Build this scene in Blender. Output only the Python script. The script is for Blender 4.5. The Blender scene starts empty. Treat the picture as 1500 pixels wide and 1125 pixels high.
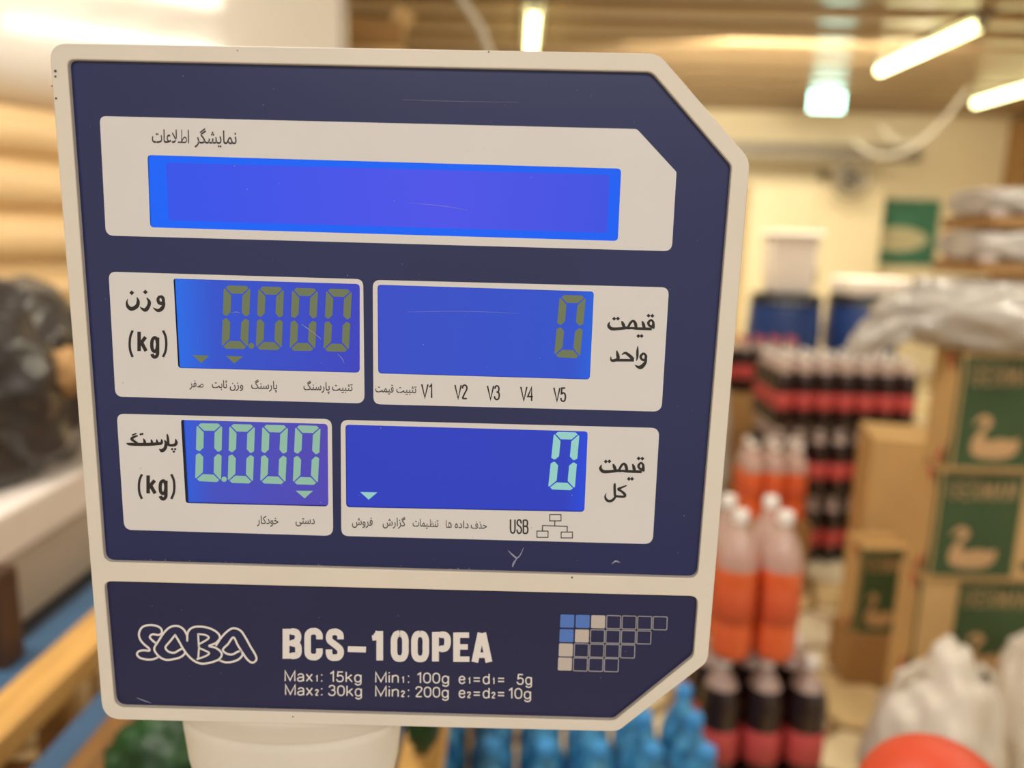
import bpy, bmesh, math, random
from mathutils import Vector, Matrix
from mathutils.geometry import delaunay_2d_cdt
random.seed(7)
S = bpy.context.scene
C = S.collection
R_ = math.radians
# ------------------------------------------------------------------ camera, world, lights, exposure
FPX, PITCH, ROLL = 1127.0, R_(10.8), R_(1.55)
CAM = Vector((0, 0, 1.45))
_up0 = Vector((0, math.sin(PITCH), math.cos(PITCH)))
CF = Vector((0, math.cos(PITCH), -math.sin(PITCH)))
CR = Vector((math.cos(ROLL), 0, 0)) + _up0 * math.sin(ROLL)
CU = _up0 * math.cos(ROLL) - Vector((math.sin(ROLL), 0, 0))
cd = bpy.data.cameras.new('camera'); cam = bpy.data.objects.new('camera', cd); C.objects.link(cam)
m = Matrix.Identity(4)
for i in range(3):
    m[i][0], m[i][1], m[i][2], m[i][3] = CR[i], CU[i], -CF[i], CAM[i]
cam.matrix_world = m
cd.sensor_width = 36; cd.lens = 36 * FPX / 1500; cd.clip_start = 0.02; cd.clip_end = 100
cd.dof.use_dof = True; cd.dof.focus_distance = 0.305; cd.dof.aperture_fstop = 4.35
S.camera = cam
S.view_settings.view_transform = 'Standard'; S.view_settings.look = 'None'
S.view_settings.gamma = 1; S.view_settings.use_curve_mapping = False
S.view_settings.exposure = 0.30
w = bpy.data.worlds.new('world'); S.world = w; w.use_nodes = True
w.node_tree.nodes['Background'].inputs[0].default_value = (1.0, 0.93, 0.84, 1)
w.node_tree.nodes['Background'].inputs[1].default_value = 0.62

def area(name, loc, target, sx, sy, power, col):
    l = bpy.data.lights.new(name, 'AREA'); l.shape = 'RECTANGLE'; l.size = sx; l.size_y = sy
    l.energy = power; l.color = col
    o = bpy.data.objects.new(name, l); C.objects.link(o); o.location = loc
    o.rotation_euler = (Vector(target) - Vector(loc)).to_track_quat('-Z', 'Y').to_euler()
    return o
area('shop_light_behind', (0.3, -1.9, 2.8), (0.2, 0.4, 1.2), 2.4, 0.5, 36, (1.0, 0.96, 0.92))
area('fill_light_right', (2.2, 1.2, 2.85), (2.0, 2.2, 0.4), 1.4, 0.4, 26, (1.0, 0.92, 0.76))  # added fill, no fixture of its own, lifts the right-hand stacks
area('fill_light_left', (-0.9, 0.9, 2.85), (-1.0, 1.6, 0.9), 1.3, 0.4, 40, (1.0, 0.94, 0.84))  # added fill that brightens the cabinet, appliance and bench side
area('fill_light_far', (2.0, 6.0, 2.85), (2.2, 7.6, 0.8), 2.5, 1.2, 190, (1.0, 0.92, 0.74))  # added fill to lighten the far wall and drums

def ray(px, py):
    return CF + CR * ((px - 750) / FPX) - CU * ((py - 562.5) / FPX)
def at(px, py, Y):
    d = ray(px, py); return CAM + d * (Y / d.y)
def atz(px, py, Z):
    d = ray(px, py); return CAM + d * ((Z - CAM.z) / d.z)

# ------------------------------------------------------------------ materials
def mat(name, col, rough=0.6, var=0.0, scale=8.0, stretch=(1, 1, 1), metal=0.0, coat=0.0, bump=0.0,
        trans=0.0, alpha=1.0, emit=None, estr=0.0, spec=0.5, col2=None, coord='Object', ior=1.45, sss=0.0):
    M = bpy.data.materials.new(name); M.use_nodes = True
    nt = M.node_tree; b = nt.nodes['Principled BSDF']
    b.inputs['Base Color'].default_value = (*col, 1); b.inputs['Roughness'].default_value = rough
    b.inputs['Metallic'].default_value = metal; b.inputs['Coat Weight'].default_value = coat
    b.inputs['Coat Roughness'].default_value = 0.12
    b.inputs['Transmission Weight'].default_value = trans; b.inputs['Alpha'].default_value = alpha
    b.inputs['Specular IOR Level'].default_value = spec; b.inputs['IOR'].default_value = ior
    if emit:
        b.inputs['Emission Color'].default_value = (*emit, 1); b.inputs['Emission Strength'].default_value = estr
    if var > 0 or col2 or bump > 0:
        tc = nt.nodes.new('ShaderNodeTexCoord'); mp = nt.nodes.new('ShaderNodeMapping')
        mp.inputs['Scale'].default_value = stretch
        nz = nt.nodes.new('ShaderNodeTexNoise'); nz.inputs['Scale'].default_value = scale; nz.inputs['Detail'].default_value = 5
        nt.links.new(tc.outputs[coord], mp.inputs['Vector']); nt.links.new(mp.outputs[0], nz.inputs['Vector'])
        if var > 0 or col2:
            r = nt.nodes.new('ShaderNodeValToRGB')
            c2 = col2 or tuple(min(1, c * (1 + var)) for c in col)
            c1 = tuple(c * (1 - var) for c in col)
            r.color_ramp.elements[0].position = 0.35; r.color_ramp.elements[1].position = 0.65
            r.color_ramp.elements[0].color = (*c1, 1); r.color_ramp.elements[1].color = (*c2, 1)
            nt.links.new(nz.outputs['Fac'], r.inputs[0]); nt.links.new(r.outputs[0], b.inputs['Base Color'])
        if bump > 0:
            bp = nt.nodes.new('ShaderNodeBump'); bp.inputs['Strength'].default_value = bump; bp.inputs['Distance'].default_value = 0.02
            nt.links.new(nz.outputs['Fac'], bp.inputs['Height']); nt.links.new(bp.outputs[0], b.inputs['Normal'])
    return M

def srgb(r, g, b):
    f = lambda v: (v / 255 / 12.92) if v / 255 <= 0.04045 else ((v / 255 + 0.055) / 1.055) ** 2.4
    return (f(r), f(g), f(b))

def screen_mat(name, a, b, strength, axis=0, p0=0.0, p1=1.0, mid=None):
    """backlit LCD: emission with the uneven glow of its edge lamp, across generated coordinates"""
    M = bpy.data.materials.new(name); M.use_nodes = True; nt = M.node_tree
    bs = nt.nodes['Principled BSDF']; bs.inputs['Base Color'].default_value = (0.004, 0.005, 0.03, 1); bs.inputs['Specular IOR Level'].default_value = 0.25; bs.inputs['Roughness'].default_value = 0.25
    tc = nt.nodes.new('ShaderNodeTexCoord'); sp = nt.nodes.new('ShaderNodeSeparateXYZ'); r = nt.nodes.new('ShaderNodeValToRGB')
    nt.links.new(tc.outputs['Generated'], sp.inputs[0]); nt.links.new(sp.outputs[axis], r.inputs[0])
    e = r.color_ramp.elements; e[0].position = p0; e[0].color = (*srgb(*a), 1); e[1].position = p1; e[1].color = (*srgb(*b), 1)
    if mid:
        k = e.new(mid[0]); k.color = (*srgb(*mid[1]), 1)
    nt.links.new(r.outputs[0], bs.inputs['Emission Color']); bs.inputs['Emission Strength'].default_value = strength * 0.80
    return M

M_ = {}
M_['cream'] = mat('cream_plastic', srgb(226, 217, 200), 0.42, 0.02, 30)
M_['navy'] = mat('navy_film', srgb(26, 34, 86), 0.30, 0.05, 12, spec=0.65)
M_['navy2'] = mat('navy_film_lower', srgb(28, 31, 74), 0.30, 0.05, 12, spec=0.6)
M_['label'] = mat('pale_label_film', srgb(222, 219, 215), 0.38, 0.012, 30)
M_['ink'] = mat('black_ink', srgb(42, 36, 32), 0.5)
M_['ink_soft'] = mat('dark_grey_ink', srgb(58, 52, 48), 0.5)
M_['white_ink'] = mat('cream_ink', srgb(232, 226, 218), 0.45)
M_['grey_ink'] = mat('grey_ink', srgb(160, 158, 160), 0.45)
M_['blue_ink'] = mat('blue_ink', srgb(84, 124, 200), 0.45)
M_['tan_ink'] = mat('tan_ink', srgb(196, 184, 174), 0.45)
M_['dust'] = mat('dust_fleck', srgb(150, 150, 170), 0.7)
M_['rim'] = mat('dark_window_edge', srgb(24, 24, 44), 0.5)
M_['lcd_main'] = screen_mat('lcd_main_active', (50, 84, 240), (62, 82, 232), 0.90, 0, 0, 1, (0.62, (78, 84, 240)))
M_['lcd_glow'] = screen_mat('lcd_main_border', (8, 100, 250), (8, 96, 245), 0.95)
M_['lcd_w'] = screen_mat('lcd_weight', (34, 112, 238), (60, 66, 190), 0.92, 0, 0, 1, (0.22, (50, 84, 205)))
M_['lcd_u'] = screen_mat('lcd_unit', (56, 78, 200), (30, 100, 226), 0.92, 0, 0, 1, (0.90, (48, 82, 204)))
M_['lcd_t'] = screen_mat('lcd_tare', (44, 96, 226), (86, 72, 180), 0.88, 0, 0.02, 1, (0.2, (70, 82, 196)))
M_['lcd_p'] = screen_mat('lcd_total', (46, 62, 190), (36, 76, 226), 0.92, 0, 0, 1, (0.90, (46, 64, 190)))
M_['seg_olive'] = mat('olive_segment', srgb(60, 66, 40), 0.4, emit=srgb(108, 118, 84), estr=0.56)
M_['seg_mint'] = mat('mint_segment', srgb(110, 140, 120), 0.4, emit=srgb(120, 168, 152), estr=0.56)
M_['seg_mint2'] = mat('bright_mint_segment', srgb(120, 150, 140), 0.4, emit=srgb(118, 190, 190), estr=0.56)
M_['wood'] = mat('light_wood', srgb(222, 188, 136), 0.45, 0.08, 6, (1, 1, 14), coat=0.2)
M_['wood_y'] = mat('tan_board_wood', srgb(206, 158, 88), 0.5, 0.14, 5, (10, 1, 10))
M_['wood_d'] = mat('brown_board_wood', srgb(132, 92, 46), 0.6, 0.2, 5, (10, 1, 10))
M_['dark_wood'] = mat('dark_post_wood', srgb(74, 50, 34), 0.5, 0.2, 6, (8, 8, 1))
M_['blue_board'] = mat('blue_painted_board', srgb(62, 92, 122), 0.5, 0.08, 8)
M_['shadow_board'] = mat('shadow_board', srgb(24, 27, 34), 0.6, 0.1, 8)  # black colour stands in for the shadowed gap beside the foam box
M_['white_gloss'] = mat('glossy_white_enamel', srgb(226, 218, 206), 0.08, 0.01, 4, coat=0.4)
M_['foam'] = mat('white_foam', srgb(226, 214, 204), 0.55, 0.02, 10)
M_['foam_d'] = mat('grey_foam', srgb(176, 162, 146), 0.6, 0.02, 10)
M_['black_bag'] = mat('black_plastic_film', srgb(58, 54, 52), 0.2, 0.15, 14, bump=0.5, coat=0.4)
M_['white_bag'] = mat('white_carrier_film', srgb(226, 216, 200), 0.35, 0.04, 8, bump=0.5)
M_['tan_bag'] = mat('tan_plastic_film', srgb(196, 172, 136), 0.4, 0.06, 8, bump=0.4)
M_['clear_film'] = mat('crinkled_clear_film', srgb(206, 198, 186), 0.15, 0.16, 16, bump=0.7, coat=0.5, alpha=0.86)
M_['green_bag'] = mat('green_plastic_film', srgb(26, 62, 24), 0.5, 0.35, 20, bump=0.4)
M_['red'] = mat('smooth_red_plastic', srgb(214, 78, 48), 0.5, 0.02, 6)
M_['kraft'] = mat('kraft_cardboard', srgb(204, 166, 110), 0.7, 0.05, 7)
M_['kraft_d'] = mat('brown_cardboard', srgb(164, 124, 76), 0.7, 0.05, 7)
M_['kraft_ink'] = mat('pale_print', srgb(198, 158, 112), 0.7, 0.03, 9)
M_['box_green'] = mat('dark_green_print', srgb(62, 84, 50), 0.6, 0.06, 7)
M_['box_red'] = mat('red_print', srgb(186, 66, 66), 0.6)
M_['tape'] = mat('brown_tape', srgb(176, 132, 78), 0.3)
M_['orange'] = mat('orange_drink', srgb(236, 104, 52), 0.18, 0.03, 5, coat=0.6)
M_['cola'] = mat('cola_drink', srgb(40, 20, 20), 0.12, 0.05, 5, coat=0.7)
M_['clear_pet'] = mat('clear_pet', srgb(232, 200, 186), 0.08, coat=0.8, alpha=0.5)
M_['blue_pet'] = mat('blue_water_pet', srgb(30, 122, 192), 0.10, 0.5, 30, coat=0.9, bump=0.7, col2=srgb(96, 180, 226))
M_['red_label'] = mat('red_bottle_label', srgb(200, 80, 78), 0.4, 0.03, 8)
M_['pink_label'] = mat('orange_bottle_label', srgb(214, 92, 52), 0.4, 0.05, 8)
M_['white_cap'] = mat('white_cap', srgb(236, 228, 220), 0.3)
M_['red_cap'] = mat('red_cap', srgb(204, 48, 72), 0.3)
M_['blue_cap'] = mat('blue_cap', srgb(70, 150, 214), 0.3)
M_['blue_drum'] = mat('blue_drum_plastic', srgb(36, 62, 122), 0.4, 0.05, 4)
M_['black_lid'] = mat('black_lid_plastic', srgb(34, 34, 40), 0.4)
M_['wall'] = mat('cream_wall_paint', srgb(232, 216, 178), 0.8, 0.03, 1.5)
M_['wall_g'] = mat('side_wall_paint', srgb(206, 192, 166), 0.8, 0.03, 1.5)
M_['slat'] = mat('brown_ceiling_metal', srgb(158, 132, 98), 0.3, 0.05, 2, (0.2, 6, 6), coat=0.1)
M_['slat_lo'] = mat('ceiling_backing', srgb(92, 76, 58), 0.7)
M_['grey_metal'] = mat('grey_metal', srgb(150, 140, 124), 0.45, 0.04, 4, metal=0.2)
M_['tube_glow'] = mat('lit_tube', (1, 1, 1), 0.5, emit=(1.0, 0.93, 0.45), estr=7.0)
M_['tube_bright'] = mat('bright_lit_tube', (1, 1, 1), 0.5, emit=(1.0, 0.93, 0.72), estr=32.0)
M_['exit_glow'] = mat('lit_exit_sign', (1, 1, 1), 0.5, emit=(0.35, 1.0, 0.80), estr=5.0)
M_['exit_white'] = mat('lit_exit_arrow', (1, 1, 1), 0.5, emit=(0.9, 1.0, 0.95), estr=6.0)
M_['cable'] = mat('pale_cable', srgb(206, 196, 176), 0.5)
M_['poster_green'] = mat('poster_green', srgb(66, 118, 92), 0.5, 0.2, 6)
M_['poster_cream'] = mat('poster_cream', srgb(196, 190, 150), 0.5, 0.15, 30)
M_['poster_pink'] = mat('poster_pink', srgb(196, 150, 128), 0.5, 0.15, 30)
M_['stone'] = mat('cream_stone', srgb(238, 222, 182), 0.55, 0.08, 6, coord='Object')
M_['stone_b'] = mat('tan_stone', srgb(224, 198, 146), 0.55, 0.12, 6)
M_['stone_c'] = mat('pale_stone', srgb(232, 220, 190), 0.5, 0.08, 6)
M_['grout'] = mat('brown_joint', srgb(142, 112, 70), 0.8, 0.15, 9)
def paving_mat():
    """crazy paving beyond the built stones"""
    M = bpy.data.materials.new('crazy_paving'); M.use_nodes = True; nt = M.node_tree; b = nt.nodes['Principled BSDF']
    tc = nt.nodes.new('ShaderNodeTexCoord'); outs = []
    for feat in ('DISTANCE_TO_EDGE', 'F1'):
        v = nt.nodes.new('ShaderNodeTexVoronoi'); v.feature = feat; v.inputs['Scale'].default_value = 3.9
        nt.links.new(tc.outputs['Object'], v.inputs['Vector']); outs.append(v)
    r1 = nt.nodes.new('ShaderNodeValToRGB'); r1.color_ramp.elements[0].position = .05; r1.color_ramp.elements[1].position = .09
    nt.links.new(outs[0].outputs['Distance'], r1.inputs[0])
    r2 = nt.nodes.new('ShaderNodeValToRGB'); r2.color_ramp.elements[0].color = (*srgb(224, 198, 146), 1); r2.color_ramp.elements[1].color = (*srgb(240, 226, 190), 1)
    nt.links.new(outs[1].outputs['Color'], r2.inputs[0])
    mx = nt.nodes.new('ShaderNodeMix'); mx.data_type = 'RGBA'; mx.inputs[6].default_value = (*srgb(142, 112, 70), 1)
    nt.links.new(r1.outputs[0], mx.inputs[0]); nt.links.new(r2.outputs[0], mx.inputs[7]); nt.links.new(mx.outputs[2], b.inputs['Base Color'])
    b.inputs['Roughness'].default_value = .55
    return M
M_['paving'] = paving_mat()
M_['counter'] = mat('counter_laminate', srgb(190, 180, 166), 0.4, 0.04, 9)

# ------------------------------------------------------------------ helpers
def me_obj(name, verts, faces, material, parent=None, smooth=True, bevel=0, seg=2, ang=35):
    me = bpy.data.meshes.new(name); me.from_pydata([tuple(v) for v in verts], [], faces); me.update()
    return link(name, me, material, parent, smooth, bevel, seg, ang)
def link(name, me, material, parent=None, smooth=True, bevel=0, seg=2, ang=35):
    bm = bmesh.new(); bm.from_mesh(me); bmesh.ops.recalc_face_normals(bm, faces=bm.faces); 
    for f in bm.faces: f.smooth = smooth
    bm.to_mesh(me); bm.free()
    if smooth: me.set_sharp_from_angle(angle=R_(ang))
    me.materials.append(M_[material] if isinstance(material, str) else material)
    o = bpy.data.objects.new(name, me); C.objects.link(o)
    if bevel:
        b = o.modifiers.new('bevel', 'BEVEL'); b.width = bevel; b.segments = seg; b.limit_method = 'ANGLE'; b.angle_limit = R_(30); b.harden_normals = smooth
    if parent: attach(o, parent)
    return o
def attach(o, parent):
    """parent o, keeping its world placement (parents here are only moved and turned about Z)"""
    o.parent = parent
    pm = parent_world(parent)
    o.matrix_parent_inverse = Matrix.Identity(4)
    o.matrix_basis = pm.inverted() @ o.matrix_basis
def parent_world(o):
    mm = o.matrix_basis.copy()
    return parent_world(o.parent) @ mm if o.parent else mm
def thing(name, label, cat, loc=(0, 0, 0), rz=0, group=None):
    o = bpy.data.objects.new(name, None); C.objects.link(o); o.empty_display_size = 0.05
    o.matrix_basis = Matrix.Translation(Vector(loc)) @ Matrix.Rotation(rz, 4, 'Z')
    return tag(o, label, cat, group)
def tag(o, label, cat, group=None):
    o['label'] = label; o['category'] = cat
    if group: o['group'] = group
    return o
def struct(o): o['kind'] = 'structure'; return o
def box_data(c, s, rz=0.0):
    v = []; 
    for z in (-1, 1):
        for x, y in ((-1, -1), (1, -1), (1, 1), (-1, 1)):
            X, Y = x * s[0] / 2, y * s[1] / 2
            v.append((c[0] + X * math.cos(rz) - Y * math.sin(rz), c[1] + X * math.sin(rz) + Y * math.cos(rz), c[2] + z * s[2] / 2))
    return v, [(0, 3, 2, 1), (4, 5, 6, 7), (0, 1, 5, 4), (1, 2, 6, 5), (2, 3, 7, 6), (3, 0, 4, 7)]
def box(name, c, s, material, parent=None, bevel=0.0, rz=0.0, seg=2):
    v, f = box_data(c, s, rz); return me_obj(name, v, f, material, parent, True, bevel, seg)
def lathe(name, prof, c, material, parent=None, n=24, ry=1.0, ang=40, caps=True):
    v, f = [], []
    for r, z in prof:
        for k in range(n):
            a = 2 * math.pi * k / n; v.append((c[0] + r * math.cos(a), c[1] + r * math.sin(a) * ry, c[2] + z))
    for i in range(len(prof) - 1):
        for k in range(n):
            a, b = i * n + k, i * n + (k + 1) % n; f.append((a, b, b + n, a + n))
    if caps: f.append(tuple(range(n - 1, -1, -1))); f.append(tuple(range((len(prof) - 1) * n, len(prof) * n)))
    return me_obj(name, v, f, material, parent, True, 0, 2, ang)
def tube(name, pts, r, material, parent=None, n=8):
    pts = [Vector(p) for p in pts]; v, f = [], []
    for i, p in enumerate(pts):
        d = (pts[min(i + 1, len(pts) - 1)] - pts[max(i - 1, 0)]).normalized()
        a = d.cross(Vector((0.1, 0.3, 0.95))).normalized(); b = d.cross(a)
        for k in range(n):
            t = 2 * math.pi * k / n; v.append(p + a * (r * math.cos(t)) + b * (r * math.sin(t)))
    for i in range(len(pts) - 1):
        for k in range(n):
            q, s = i * n + k, i * n + (k + 1) % n; f.append((q, s, s + n, q + n))
    f.append(tuple(range(n - 1, -1, -1))); f.append(tuple(range((len(pts) - 1) * n, len(pts) * n)))
    return me_obj(name, v, f, material, parent)
def blob(name, c, rad, material, parent=None, seed=1, amp=0.18, freq=3.0, sub=4, flat=0.0, rz=0):
    from mathutils import noise
    bm = bmesh.new(); bmesh.ops.create_icosphere(bm, subdivisions=sub, radius=1)
    off = Vector((seed * 3.7, seed * 1.3, seed * 9.1))
    rot = Matrix.Rotation(rz, 3, 'Z')
    for v in bm.verts:
        p = v.co.copy(); n = noise.noise(p * freq + off) + 0.5 * noise.noise(p * freq * 2.3 + off) - 0.6 * abs(noise.noise(p * freq * 1.4 - off))
        q = p * (1 + amp * n)
        z = max(q.z, -0.8) if flat else q.z
        v.co = rot @ Vector((q.x * rad[0], q.y * rad[1], z * rad[2])) + Vector(c)
    me = bpy.data.meshes.new(name); bm.to_mesh(me); bm.free()
    return link(name, me, material, parent, True, 0, 2, 80)
def copy_tree(o, parent=None):
    c = o.copy(); C.objects.link(c); c.parent = parent
    for ch in list(o.children): copy_tree(ch, c)
    return c
def copy_thing(o, loc, rz=0, label=None, group=None):
    c = copy_tree(o); c.matrix_basis = Matrix.Translation(Vector(loc)) @ Matrix.Rotation(rz, 4, 'Z')
    if label: c['label'] = label
    if group: c['group'] = group
    return c

# ------------------------------------------------------------------ the room
XL, XR, YB, YF, HC = -3.6, 6.9, -3.2, 9.2, 2.95
floor = struct(box('floor', ((XL + XR) / 2, (YB + YF) / 2, -0.06), (XR - XL, YF - YB, 0.10), 'paving'))
# crazy paving: each stone its own piece where it can be told apart
def clip(poly, n, d):
    out = []
    for i in range(len(poly)):
        a, b = poly[i], poly[(i + 1) % len(poly)]
        da, db = a[0] * n[0] + a[1] * n[1] - d, b[0] * n[0] + b[1] * n[1] - d
        if da <= 0: out.append(a)
        if (da < 0) != (db < 0):
            t = da / (da - db); out.append((a[0] + (b[0] - a[0]) * t, a[1] + (b[1] - a[1]) * t))
    return out
x0, x1, y0, y1, g = 0.3, 2.7, 1.3, 5.2, 0.26
nx, ny = int((x1 - x0) / g), int((y1 - y0) / g)
box('joint_bed', ((x0 + x1) / 2, (y0 + y1) / 2, -.0098), (x1 - x0 - .1, y1 - y0 - .1, .0016), 'grout', floor)
seeds = {(i, j): (x0 + (i + .5 + random.uniform(-.42, .42)) * g, y0 + (j + .5 + random.uniform(-.42, .42)) * g) for i in range(-2, nx + 2) for j in range(-2, ny + 2)}
for i in range(nx):
    for j in range(ny):
        s = seeds[i, j]; poly = [(s[0] - .4, s[1] - .4), (s[0] + .4, s[1] - .4), (s[0] + .4, s[1] + .4), (s[0] - .4, s[1] + .4)]
        for (a, b), q in seeds.items():
            if abs(a - i) > 2 or abs(b - j) > 2 or (a, b) == (i, j): continue
            n = (q[0] - s[0], q[1] - s[1]); L = math.hypot(*n); n = (n[0] / L, n[1] / L)
            poly = clip(poly, n, n[0] * (s[0] + q[0]) / 2 + n[1] * (s[1] + q[1]) / 2 - 0.017)
        if len(poly) < 3: continue
        h = random.uniform(0.004, 0.009); k = len(poly)
        cx = sum(p[0] for p in poly) / k; cy = sum(p[1] for p in poly) / k
        v = [(p[0], p[1], -0.011) for p in poly] + [(p[0], p[1], h - .006) for p in poly] + [(cx + (p[0] - cx) * .94, cy + (p[1] - cy) * .94, h - .003) for p in poly]
        f = [tuple(range(2 * k, 3 * k))] + [(q, (q + 1) % k, (q + 1) % k + k, q + k) for q in range(k)] + [(q + k, (q + 1) % k + k, (q + 1) % k + 2 * k, q + 2 * k) for q in range(k)]
        me_obj('stone', v, f, random.choice(['stone', 'stone', 'stone_b', 'stone_c']), floor, smooth=False)
struct(box('wall_far', ((XL + XR) / 2, YF + 0.06, HC / 2), (XR - XL, 0.12, HC), 'wall'))
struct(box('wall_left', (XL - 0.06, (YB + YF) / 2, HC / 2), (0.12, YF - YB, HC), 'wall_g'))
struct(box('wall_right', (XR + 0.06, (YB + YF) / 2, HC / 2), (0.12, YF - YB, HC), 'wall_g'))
ceil = struct(box('ceiling', ((XL + XR) / 2, (YB + YF) / 2, HC + 0.07), (XR - XL, YF - YB, 0.06), 'slat_lo'))
prof = [(-0.5, 0.0), (-0.48, -0.045), (-0.42, -0.060), (0.42, -0.060), (0.48, -0.045), (0.5, 0.0)]
pitch = 0.45; sl = None; yy = YB + 0.12
while yy < YF:
    if sl is None:
        v, f = [], []
        for X in (XL, XR):
            for a, b in prof: v.append((X, a * pitch * 0.80, b))
        k = len(prof)
        for q in range(k - 1): f.append((q, q + 1, q + 1 + k, q + k))
        f.append((k - 1, 0, k, 2 * k - 1)); f.append(tuple(range(k))); f.append(tuple(range(2 * k - 1, k - 1, -1)))
        sl = me_obj('ceiling_slat', v, f, 'slat', None, True, 0, 2, 50)
        o = sl
    else:
        o = sl.copy(); C.objects.link(o)
    o.matrix_basis = Matrix.Translation((0, yy, HC + 0.04)); attach(o, ceil); yy += pitch
struct(box('trim_1', (2.2, 9.12, 2.50), (4.7, 0.14, 0.16), 'grey_metal', bevel=0.01))
struct(box('trim_2', (at(1500, 300, 9.0).x, 9.05, 1.45), (0.34, 0.3, 2.89), 'kraft_d', bevel=0.01))

# ------------------------------------------------------------------ ceiling lights, exit sign, far-wall things
def tube_light(p, label, L=1.2, glow='tube_glow'):
    t = thing('tube_light', label, 'light', p, 0, None)
    box('housing', (p[0], p[1], HC - 0.02), (0.16, L + 0.06, 0.05), 'grey_metal', t, 0.008)
    tube('tube', [(p[0], p[1] - L / 2 + L * k / 6, HC - 0.075) for k in range(7)], 0.035, glow, t, 10)
    for s in (-1, 1): box('end_cap', (p[0], p[1] + s * (L / 2 + 0.01), HC - 0.07), (0.06, 0.03, 0.07), 'grey_metal', t, 0.004)
for a, b, lab in (((780, 12), (780, 75), 'lit ceiling tube light straight above the display head'),
                  ((1455, 36), (1274, 102), 'longest lit ceiling tube light at the upper right corner'),
                  ((1620, 85), (1450, 152), 'lit ceiling tube light at the right edge, lower one of two')):
    p, q = atz(*a, HC - 0.07), atz(*b, HC - 0.07)
    mx, my = (p.x + q.x) / 2, (p.y + q.y) / 2
    tube_light((mx, my, HC - 0.08), lab, min(1.9, abs(q.y - p.y)))
tube_light((2.85, 3.2, HC - .08), 'lit ceiling tube light beyond the right edge over the cartons', 1.5, 'tube_bright')
tube_light((1.35, 2.9, HC - .08), 'added unseen tube light above the frame brightening the stone floor', 1.3, 'tube_bright')  # extra tube out of view, added to light the paving
p = at(1209, 150, 8.0)
t = thing('exit_sign', 'small glowing green exit sign hanging from the ceiling', 'sign', (p.x, p.y, p.z - .1))
box('sign_box', (p.x, p.y, p.z), (0.35, 0.06, 0.20), 'grey_metal', t, 0.01)
box('lit_panel', (p.x, p.y - 0.033, p.z), (0.33, 0.01, 0.18), 'exit_glow', t, 0.003)
v = [(p.x - .11, p.y - .040, p.z), (p.x - .03, p.y - .040, p.z + .05), (p.x - .03, p.y - .040, p.z + .02), (p.x + .11, p.y - .040, p.z + .02), (p.x + .11, p.y - .040, p.z - .02), (p.x - .03, p.y - .040, p.z - .02), (p.x - .03, p.y - .040, p.z - .05)]
me_obj('arrow', v + [(a, b - .004, c) for a, b, c in v], [(7, 8, 9, 10, 11, 12, 13), (0, 1, 2, 3, 4, 5, 6)] + [(k, (k + 1) % 7, (k + 1) % 7 + 7, k + 7) for k in range(7)], 'exit_white', t, False)
for s in (-1, 1): tube('rod', [(p.x + s * .12, p.y, p.z + .09), (p.x + s * .12, p.y, HC)], 0.006, 'grey_metal', t)
# horizontal duct in front of the far wall
a, b = at(1075, 222, 8.4), at(1300, 210, 8.4)
t = tag(tube('air_duct', [(a.x - 2.0, 8.5, a.z), (b.x, 8.5, a.z)], 0.06, 'grey_metal', None, 12), 'long grey horizontal pipe running across the far wall', 'pipe')
# sagging cables
def sag(a, b, d, n=12): return [a.lerp(b, k / n) - Vector((0, 0, d * 4 * (k / n) * (1 - k / n))) for k in range(n + 1)]
tag(tube('cable', sag(at(1290, 185, 7.8), at(1408, 140, 7.8), 0.28), 0.02, 'cable'), 'pale cable loop sagging below the ceiling at the right', 'cable')
tag(tube('cable', sag(at(1250, 205, 8.0), at(1420, 128, 7.4), 0.34), 0.02, 'cable'), 'longer pale cable sagging from ceiling toward the grey pipe', 'cable')
q = [at(664, -26, 4.2), at(676, 0, 4.2), at(692, 22, 4.2), at(706, 45, 4.2), at(716, 75, 4.2), at(722, 120, 4.2)]
q[0].z = HC + .0
tag(tube('cable', q, 0.022, 'cable', None, 8), 'thick pale cable dropping from ceiling behind the display head', 'cable')
# green picture
p = at(1318, 340, 9.05)
t = thing('wall_poster', 'green poster with a pale oval tray motif on far wall', 'poster', (p.x, p.y, p.z - .35))
box('backing', (p.x, 9.17, p.z), (0.97, 0.04, 0.74), 'poster_green', t, 0.005)
v = [(p.x + .02 + .36 * math.cos(k * math.pi / 10), 9.147, p.z - .08 + .14 * math.sin(k * math.pi / 10)) for k in range(20)]
me_obj('oval_motif', v + [(a, b - .004, c) for a, b, c in v], [tuple(range(20)), tuple(range(20, 40))] + [(k, (k + 1) % 20, (k + 1) % 20 + 20, k + 20) for k in range(20)], 'poster_cream', t, False)
for k in range(9): blob('motif_spot', (p.x - .24 + .062 * k, 9.14, p.z - .08 + .05 * math.sin(k * 2.3)), (.035, .008, .035), 'poster_pink' if k % 2 else 'poster_cream', t, k, .2, 2, 1)
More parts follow.
